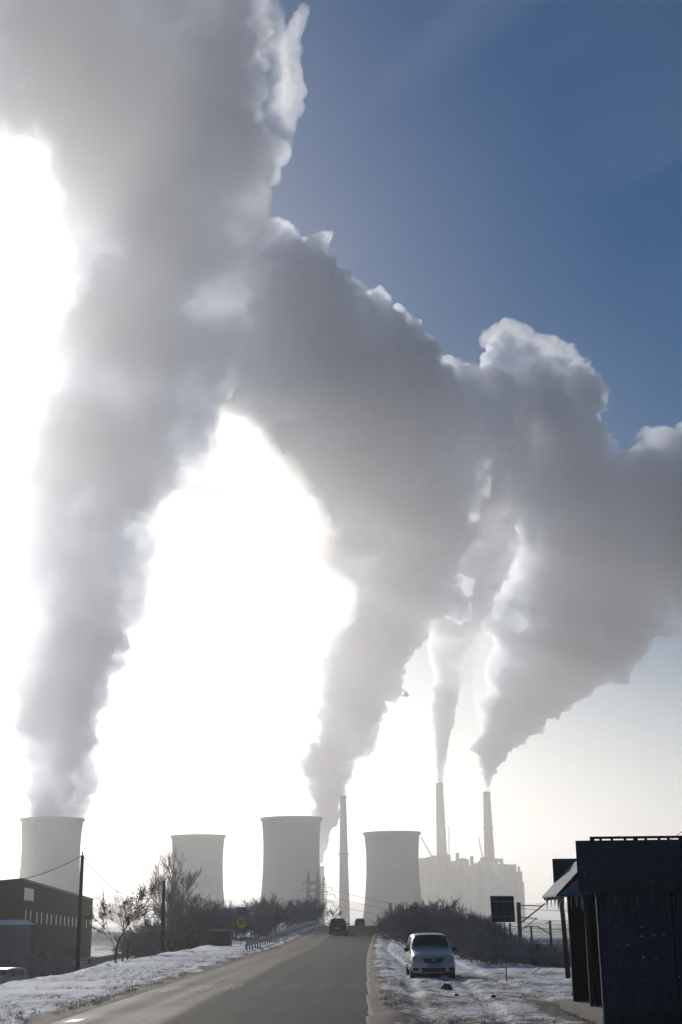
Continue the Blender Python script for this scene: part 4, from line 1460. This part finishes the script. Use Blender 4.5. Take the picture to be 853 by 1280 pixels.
# dead grass poking through the snow along both road edges
def tufts():
    rg = random.Random(17)
    V, Fc = [], []
    n = 0
    while n < 2000:
        y = 19 + 60 * rg.random() ** 1.8
        left = rg.random() < .6
        if left:
            t = abs(rg.gauss(0, 1.6)) + .25
            x = road_l(y) - t
        else:
            t = abs(rg.gauss(0, 2.2)) + .35
            x = road_r(y) + t
        if mnoise.noise(Vector((x * .7, y * K * .5, 5))) < -.02: continue
        if x > 5.5 and y < 27: continue
        z = ground_z(x, y) - .01
        for _ in range(rg.randint(4, 9)):
            a = rg.uniform(0, 6.28); h = rg.uniform(.03, .13); l = rg.uniform(.02, .14)
            bx, by = x + rg.gauss(0, .05), y * K + rg.gauss(0, .05)
            w = .006
            k = len(V)
            V += [(bx - w * math.sin(a), by + w * math.cos(a), z), (bx + w * math.sin(a), by - w * math.cos(a), z), (bx + l * math.cos(a), by + l * math.sin(a), z + h)]
            Fc.append((k, k + 1, k + 2))
        n += 1
    me = bpy.data.meshes.new('dead_grass'); me.from_pydata(V, [], Fc)
    me.materials.append(mat('dead_grass', (.075, .055, .038), .9, noise=(.8, (.14, .11, .075), .3)))
    o = bpy.data.objects.new('dead_grass', me); COL.objects.link(o)
    tag(o, kind='stuff')
tufts()
# ------------------------------------------------------------------ cars
tyre_m = mat('tyre_rubber', (.012, .012, .013), .8)
rim_m = mat('wheel_rim', (.22, .22, .23), .35, .8)
glass_m = mat('dark_car_glass', (.010, .012, .014), .08)
trim_m = mat('black_trim', (.012, .012, .013), .5)
lamp_m = mat('headlamp', (.35, .36, .38), .12)
red_m = mat('tail_lamp', (.10, .008, .006), .25)
def car(name, paint, label, loc, rz, L=3.95, Wd=1.72, Hh=1.50, group='cars'):
    """nose towards -Y, origin on the ground below the middle"""
    root = empty(name, loc, label, 'car', group, rz)
    h = Wd / 2
    # stations from nose (y = -L/2) to tail: (t, lower z, belt z, roof z or None, half width, roof half width)
    st = [(-.500, .30, .52, .56, .80, .60), (-.492, .22, .62, .70, .90, .72), (-.470, .20, .68, .80, .97, .80), (-.420, .18, .72, .86, .995, .84), (-.33, .18, .80, .92, 1.0, .86),
          (-.245, .18, .88, .985, 1.0, .86), (-.235, .18, .90, 1.03, 1.0, .88), (-.15, .18, .92, 1.33, 1.0, .82), (-.105, .18, .925, 1.44, 1.0, .79), (0.0, .18, .93, 1.50, 1.0, .78), (.14, .18, .94, 1.51, 1.0, .78),
          (.28, .18, .95, 1.49, 1.0, .78), (.41, .18, .96, 1.45, .995, .77), (.445, .20, .965, 1.34, .985, .78), (.475, .22, .96, 1.05, .97, .82), (.492, .25, .90, .96, .94, .78), (.500, .32, .78, .84, .88, .74)]
    k = Hh / 1.5
    rings = []
    for t, z0, zb, zr, wb, wr in st:
        y = t * L
        zb, zr = zb * k, zr * k
        half = [(0, z0), (.78 * wb * h, z0), (.93 * wb * h, z0 + .06), (wb * h, z0 + (zb - z0) * .35), (wb * h * 1.005, z0 + (zb - z0) * .65), (wb * h * .97, zb), (wr * h + (wb * .97 - wr) * h * .12, zb + (zr - zb) * .86), (wr * h * .90, zr - (zr - zb) * .02), (wr * h * .55, zr + .012), (0, zr + .018)]
        rings.append([Vector((x, y, z)) for x, z in half])
    V, Fc = [], []
    n = len(rings[0])
    for r in rings:
        V += [tuple(p) for p in r] + [(-p.x, p.y, p.z) for p in r]
    for i in range(len(rings) - 1):
        a, b = i * 2 * n, (i + 1) * 2 * n
        for j in range(n - 1):
            Fc.append((a + j, b + j, b + j + 1, a + j + 1))
            Fc.append((a + n + j, a + n + j + 1, b + n + j + 1, b + n + j))
    for i in (0, len(rings) - 1):
        a = i * 2 * n
        for j in range(n - 1):
            Fc.append((a + j, a + j + 1, a + n + j + 1, a + n + j))
    mb = MB(); mb.v, mb.f = V, Fc
    # wheel arches are dark discs set into the sides
    me = mb.build('body', paint, root, smooth=True)
    bm = bmesh.new(); bm.from_mesh(me.data); bmesh.ops.remove_doubles(bm, verts=bm.verts, dist=.0005); bmesh.ops.recalc_face_normals(bm, faces=bm.faces); bm.to_mesh(me.data); bm.free()
    sub = me.modifiers.new('smooth', 'SUBSURF'); sub.levels = 1; sub.render_levels = 1
    def P(i, j, s=1):
        p = rings[i][j]
        return Vector((p.x * s, p.y, p.z))
    def panel(name_, corners, off, m, inset=.04):
        c = sum(corners, Vector()) / len(corners)
        nrm = (corners[1] - corners[0]).cross(corners[-1] - corners[0]).normalized()
        if nrm.dot(c - Vector((0, 0, .7))) < 0: nrm.negate()
        q = [p + (c - p).normalized() * inset + nrm * off for p in corners]
        back = [p - nrm * (off + .02) for p in q]
        w = MB(); w.v = [tuple(p) for p in q + back]
        nn = len(q)
        w.f = [tuple(range(nn)), tuple(range(nn, 2 * nn))[::-1]] + [(i, (i + 1) % nn, nn + (i + 1) % nn, nn + i) for i in range(nn)]
        return w.build(name_, m, root)
    # windscreen: from the scuttle to the roof front
    def shield(name_, idx, jj, off, shrink):
        """a curved pane that follows the body over ring numbers IDX"""
        cols = [(j, 1) for j in jj] + [(j, -1) for j in jj[::-1][1:]]
        w = MB()
        c = sum((P(i, 8) for i in idx), Vector()) / len(idx); c.x = 0
        for i in idx:
            for j, s in cols:
                p = P(i, j, s)
                w.v.append(tuple(c + (p - c) * shrink + off))
        m_ = len(cols)
        for a_ in range(len(idx) - 1):
            for b_ in range(m_ - 1):
                w.f.append((a_ * m_ + b_, a_ * m_ + b_ + 1, (a_ + 1) * m_ + b_ + 1, (a_ + 1) * m_ + b_))
        o_ = w.build(name_, glass_m, root, smooth=True)
        q_ = o_.modifiers.new('smooth', 'SUBSURF'); q_.levels = 1; q_.render_levels = 1
        t_ = o_.modifiers.new('thick', 'SOLIDIFY'); t_.thickness = .01
        return o_
    shield('windscreen', (6, 7, 8), (6, 7, 8, 9), Vector((0, -.035, .035)), .93)
    panel('rear_window', [P(14, 6, -1) + Vector((0, 0, .03)), P(14, 6) + Vector((0, 0, .03)), P(12, 7), P(12, 7, -1)], .035, glass_m, .06)
    for s in (-1, 1):
        for i0, i1, a0 in ((7, 9, .10), (9, 11, .03), (11, 13, .03)):
            b0, b1, t1_, t0_ = P(i0, 5, s), P(i1, 5, s), P(i1, 6, s), P(i0, 6, s)
            if i0 == 7: b0 = P(6, 5, s) + Vector((0, .15, .02)); t0_ = P(8, 6, s) + Vector((0, .02, -.04))
            if i0 == 11: t1_ = P(12, 6, s) + Vector((0, .02, -.03)); b1 = P(13, 5, s) + Vector((0, -.02, 0))
            panel('side_window', [b0, b1, t1_, t0_], .012, glass_m, .045)
        # mirror
        mc = P(6, 5, s)
        MB().box((mc.x + s * .10, mc.y + .20, mc.z + .07), (.20, .10, .14)).build('mirror', trim_m, root, bevel=.03)
        # headlamp and tail lamp
        nz = [Vector((s * h * .52, -.500 * L, .55 * k)), Vector((s * h * .84, -.492 * L, .57 * k)), Vector((s * h * .93, -.462 * L, .76 * k)), Vector((s * h * .60, -.488 * L, .70 * k))]
        panel('headlight', nz, .035, lamp_m, .0)
        tz = [Vector((s * h * .62, .497 * L, .70 * k)), Vector((s * h * .90, .485 * L, .70 * k)), Vector((s * h * .86, .470 * L, .98 * k)), Vector((s * h * .66, .480 * L, .96 * k))]
        panel('tail_light', tz, .03, red_m, .0)
    for s in (-1, 1):
        for yy in (-.315, .315):
            c = Vector((s * (h - .10), yy * L, .30))
            w = MB().tube((c.x - s * .10, c.y, .30), (c.x + s * .095, c.y, .30), .30, .30, 28).build('wheel', tyre_m, root, bevel=0)
            MB().tube((c.x + s * .09, c.y, .30), (c.x + s * .102, c.y, .30), .19, .18, 20).build('rim', rim_m, w)
            MB().tube((c.x - s * .12, c.y, .33), (h * 1.0 * s + s * .006, c.y, .33), .355, .355, 28).build('wheel_arch', trim_m, root) if False else None
            ar = MB()
            for q in range(14):
                a0, a1 = math.pi * q / 14, math.pi * (q + 1) / 14
                ar.quad(*[(s * (h + .004), c.y + rr * math.cos(a), .30 + rr * math.sin(a)) for rr, a in ((.29, a0), (.365, a0), (.365, a1), (.29, a1))])
            ar.build('wheel_arch', trim_m, root)
    f = -.5 * L
    # grille, bumper intake, fog recesses, plate
    g = MB().prism([(-.42, .70 * k), (.42, .70 * k), (.34, .56 * k), (.18, .52 * k), (-.18, .52 * k), (-.34, .56 * k)], f - .015, f + .09)
    go = g.build('grille', trim_m, root)
    MB().tube((0, f - .024, .63 * k), (0, f - .014, .63 * k), .055, .055, 16).build('badge', rim_m, go)
    MB().prism([(-.47, .40), (.47, .40), (.40, .27), (-.40, .27)], f - .012, f + .10).build('air_intake', trim_m, root)
    for s in (-1, 1):
        MB().prism([(s * .53, .40), (s * .76, .41), (s * .78, .30), (s * .58, .29)], f + .005, f + .12).build('fog_recess', trim_m, root)
    pl = mat('plate_pale', (.30, .30, .31), .5)
    MB().span((-.26, f - .03, .425), (.26, f - .005, .515)).build('front_plate', pl, root)
    MB().span((-.26, -f - .005, .50), (.26, -f + .02, .61)).build('rear_plate', pl, root)
    MB().span((-h * .88, -f - .06, .26), (h * .88, -f + .025, .46)).build('rear_bumper', trim_m, root, bevel=.03)
    MB().span((-h * .75, -L * .35, .12), (h * .75, L * .35, .24)).build('underbody', trim_m, root)
    for s in (-1, 1):
        p, q = Vector((s * .28, f * .44, 1.0 * k)), Vector((s * .02, f * .455, 1.005 * k))
    MB().tube((0, L * .30, 1.5 * k), (0, L * .34, 1.62 * k), .008, .005, 5).build('aerial', trim_m, root)
    return root
silver = mat('silver_paint', (0.55, 0.54, 0.52), 0.38, 0.2)
dark_p = mat('dark_green_paint', (0.012, 0.018, 0.020), 0.3, 0.2)
red_p = mat('dark_red_paint', (0.05, 0.012, 0.012), 0.35, 0.1)
grey_p = mat('pale_grey_paint', (0.30, 0.31, 0.34), 0.3, 0.3)
y = 40
x = at(537, 1200, y).x
car('parked_car', silver, 'silver hatchback parked nose-on on the snowy right verge', (x, y * K, ground_z(x, y, False) - .03), R(1), L=3.9, Wd=1.66, Hh=1.58, group=None)
y = 103
car('moving_car', dark_p, 'dark hatchback driving away in the left lane below the crest', (at(423.5, 1160, y).x, y * K, road_z(y) + .05), R(180 - 2), Hh=1.50, group=None)
y = 172
car('moving_car', red_p, 'distant dark red car just beyond the crest of the road', (at(450, 1150, y).x, y * K, at(450, 1159.8, y).z), R(180), Hh=1.48, group=None)
y = 76
x = at(5.5, 1215, y).x
car('parked_car', grey_p, 'pale grey car parked in the yard below the snow bank, cut by the left edge', (x, y * K, ground_z(x, y, False) - .02), R(-20), L=4.2, Hh=1.48, group=None)
STEAM = vol_mat('steam', (0.86, 0.897, 0.957), 0.045, 0.55, skin=0.03, rise=(90, 0.10, 500), mottle=(120, .3, 1.7))
SMOKE = vol_mat('smoke', (0.865, 0.90, 0.96), 0.043, 0.55, skin=0.03, rise=(120, 0.32, 640), mottle=(120, .25, 1.75))
SMOKE_D = vol_mat('dense_smoke', (0.91, 0.93, 0.965), 0.035, 0.5, skin=0.02, rise=(120, 0.6, 640), mottle=(60, .4, 1.6))
GRP = 'smoke and steam plumes rising from the power plant'
plume('steam_plume', [[(66, 1034, 28, 950), (67, 1012, 33, 950), (67, 985, 39, 950), (67, 940, 44, 950), (68, 860, 56, 945), (84, 780, 76, 938), (92, 715, 92, 935), (92, 640, 84, 920),
                       (124, 540, 94, 900), (172, 450, 100, 870), (205, 330, 122, 830), (195, 180, 140, 790), (160, 40, 160, 760), (130, -120, 190, 720)],
                      [(215, 330, 100, 830), (275, 280, 55, 800), (270, 100, 50, 780), (270, -20, 60, 770)],
                      [(60, 120, 60, 800), (-20, 60, 90, 780)],
                      [(180, 440, 70, 870), (200, 505, 48, 885)], [(150, 330, 75, 840), (120, 420, 60, 860), (88, 520, 52, 890), (68, 620, 60, 915), (56, 700, 62, 930), (52, 780, 54, 938), (50, 870, 42, 945), (55, 960, 30, 950)]],
      'widest white steam plume rising from the leftmost cooling tower up past the top edge', GRP, STEAM, 9.0, 1, amp=1.1, levels=2, fine=1.6, swell=.15)
plume('smoke_plume', [[(402, 1084, 4, 1500), (404, 1040, 10, 1500), (414, 960, 25, 1490), (435, 900, 38, 1470), (448, 830, 48, 1440), (478, 760, 58, 1420),
                       (508, 680, 88, 1400), (485, 600, 112, 1330), (445, 520, 110, 1250), (380, 430, 95, 1150), (335, 360, 80, 1060)],
                      [(485, 600, 110, 1330), (540, 540, 92, 1340)],
                      [(400, 520, 80, 1290), (345, 440, 75, 1080), (290, 470, 46, 1000)], [(440, 560, 90, 1280), (385, 590, 50, 1300)]],
      'smoke plume rising from the short stack beside the second tall cooling tower', GRP, SMOKE, 9.0, 2, amp=1.1, levels=2, fine=1.6, swell=.2)
plume('smoke_plume', [[(550, 982, 3.8, 1700), (551, 955, 7, 1700), (554, 900, 13, 1695), (558, 860, 17, 1690), (563, 790, 26, 1680), (572, 745, 42, 1665),
                       (585, 670, 50, 1640), (595, 590, 72, 1600), (580, 520, 72, 1560), (545, 500, 50, 1530)]],
      'narrow smoke plume rising from the left one of the two smoking chimneys', GRP, SMOKE_D, 6.0, 3, fine=1.3, levels=1)
plume('smoke_plume', [[(608, 993, 3.8, 1750), (610, 965, 9, 1750), (615, 940, 16, 1748), (632, 900, 32, 1745), (658, 860, 50, 1735), (692, 800, 74, 1700),
                       (735, 740, 96, 1670), (775, 670, 112, 1640), (880, 650, 112, 1600), (970, 650, 120, 1550)],
                      [(735, 700, 85, 1700), (700, 600, 80, 1640), (680, 530, 62, 1600), (650, 480, 42, 1580), (628, 440, 22, 1570)],
                      [(690, 540, 60, 1600), (720, 500, 40, 1600)]],
      'smoke plume of the right smoking chimney spreading to the right edge', GRP, SMOKE, 9.0, 4, amp=1.1, levels=2, fine=1.6, swell=.2)
# ragged wisps torn off the upper edges
THIN = vol_mat('thin_smoke', (0.98, 0.98, 0.98), 0.02, 0.5, skin=0.04)
for ctr, lab, sd_ in (([[(332, 10, 22, 760), (345, 60, 18, 760), (350, 110, 20, 760), (332, 165, 24, 760), (310, 215, 26, 770), (312, 265, 24, 790), (330, 295, 16, 820)], [(372, 20, 9, 750), (362, 60, 8, 750)], [(300, 30, 30, 775), (305, 120, 30, 775), (290, 200, 28, 785)]], 'torn bright lacework down the upper right flank of the widest plume', 16),
                     ([[(318, 262, 10, 860), (336, 285, 12, 880)]], 'small bright curl where the widest plume meets the blue sky', 17),
                     ([[(352, 190, 12, 770), (368, 110, 16, 770), (362, 60, 14, 770), (380, 10, 10, 765)]], 'ragged bright wisp beside the blue sky at the top, right of the widest plume', 11),
                     ([[(395, 325, 14, 1040), (412, 335, 9, 1040)]], 'small bright puff on the shoulder where the two big plumes meet', 12),
                     ([[(500, 455, 14, 1330), (530, 440, 15, 1330), (520, 428, 8, 1330)]], 'low bright cap of smoke on the top edge above the middle plume', 13),
                     ([[(610, 425, 12, 1560), (632, 412, 15, 1560), (655, 432, 16, 1560), (690, 440, 18, 1560), (720, 460, 16, 1560), (735, 490, 14, 1560)]], 'ragged bright crest on the highest part of the right-hand plume', 14),
                     ([[(838, 548, 14, 1540), (860, 545, 18, 1540)]], 'small bright puff on top of the plume at the right edge', 15)):
    plume('smoke_wisp', ctr, lab, 'bright wisps torn off the plumes', THIN, 5.0, sd_, amp=1.5, levels=1, cat='smoke wisp', fine=1.4)
VEIL = vol_mat('smoke_veil', (0.985, 0.98, 0.95), 0.006, 0.6, skin=0.02)
plume('thin_smoke', [[(262, 520, 50, 1010), (300, 580, 55, 1090), (352, 640, 55, 1160), (398, 710, 46, 1260), (415, 770, 28, 1330)]], 'pale cream smoke fringing the lower left edge of the middle plume, over the arch', None, VEIL, 8.0, 31, amp=1.4, levels=1, cat='thin smoke')
plume('thin_smoke', [[(640, 690, 18, 1650), (618, 750, 24, 1660), (606, 830, 20, 1670), (603, 900, 12, 1680)]], 'pale thin smoke hanging between the plumes of the two smoking chimneys', None, VEIL, 6.0, 32, amp=1.3, levels=1, cat='thin smoke')
plume('thin_smoke', [[(30, 90, 50, 1150), (20, 180, 55, 1150), (10, 300, 60, 1150), (0, 400, 50, 1150)]], 'glowing thin smoke along the upper left edge beside the widest plume', None, VEIL, 9.0, 33, amp=1.5, levels=1, cat='thin smoke')
plume('steam_puff', [[(612, 1078, 3, 1690), (618, 1082, 5, 1688), (621, 1092, 4, 1686)]], 'small white puff of steam on the boiler house roof below the right chimney', None, THIN, 3.0, 21, cat='steam puff', levels=1)

# the haze
def haze_box():
    bm = bmesh.new()
    bmesh.ops.create_cube(bm, size=1.0)
    lo, hi = Vector((-7000, -120, -12)), Vector((7000, 10500, HAZE_TOP))
    for v in bm.verts:
        v.co = Vector([lo[k] + (v.co[k] + 0.5) * (hi[k] - lo[k]) for k in range(3)])
    me = bpy.data.meshes.new('haze')
    bm.to_mesh(me)
    bm.free()
    o = bpy.data.objects.new('haze', me)
    COL.objects.link(o)
    me.materials.append(vol_mat('haze', (0.99, 0.975, 0.955), HAZE_DENSITY, 0.66))
    o['kind'] = 'stuff'
HAZE_TOP, HAZE_DENSITY = 560.0, 0.00030
haze_box()
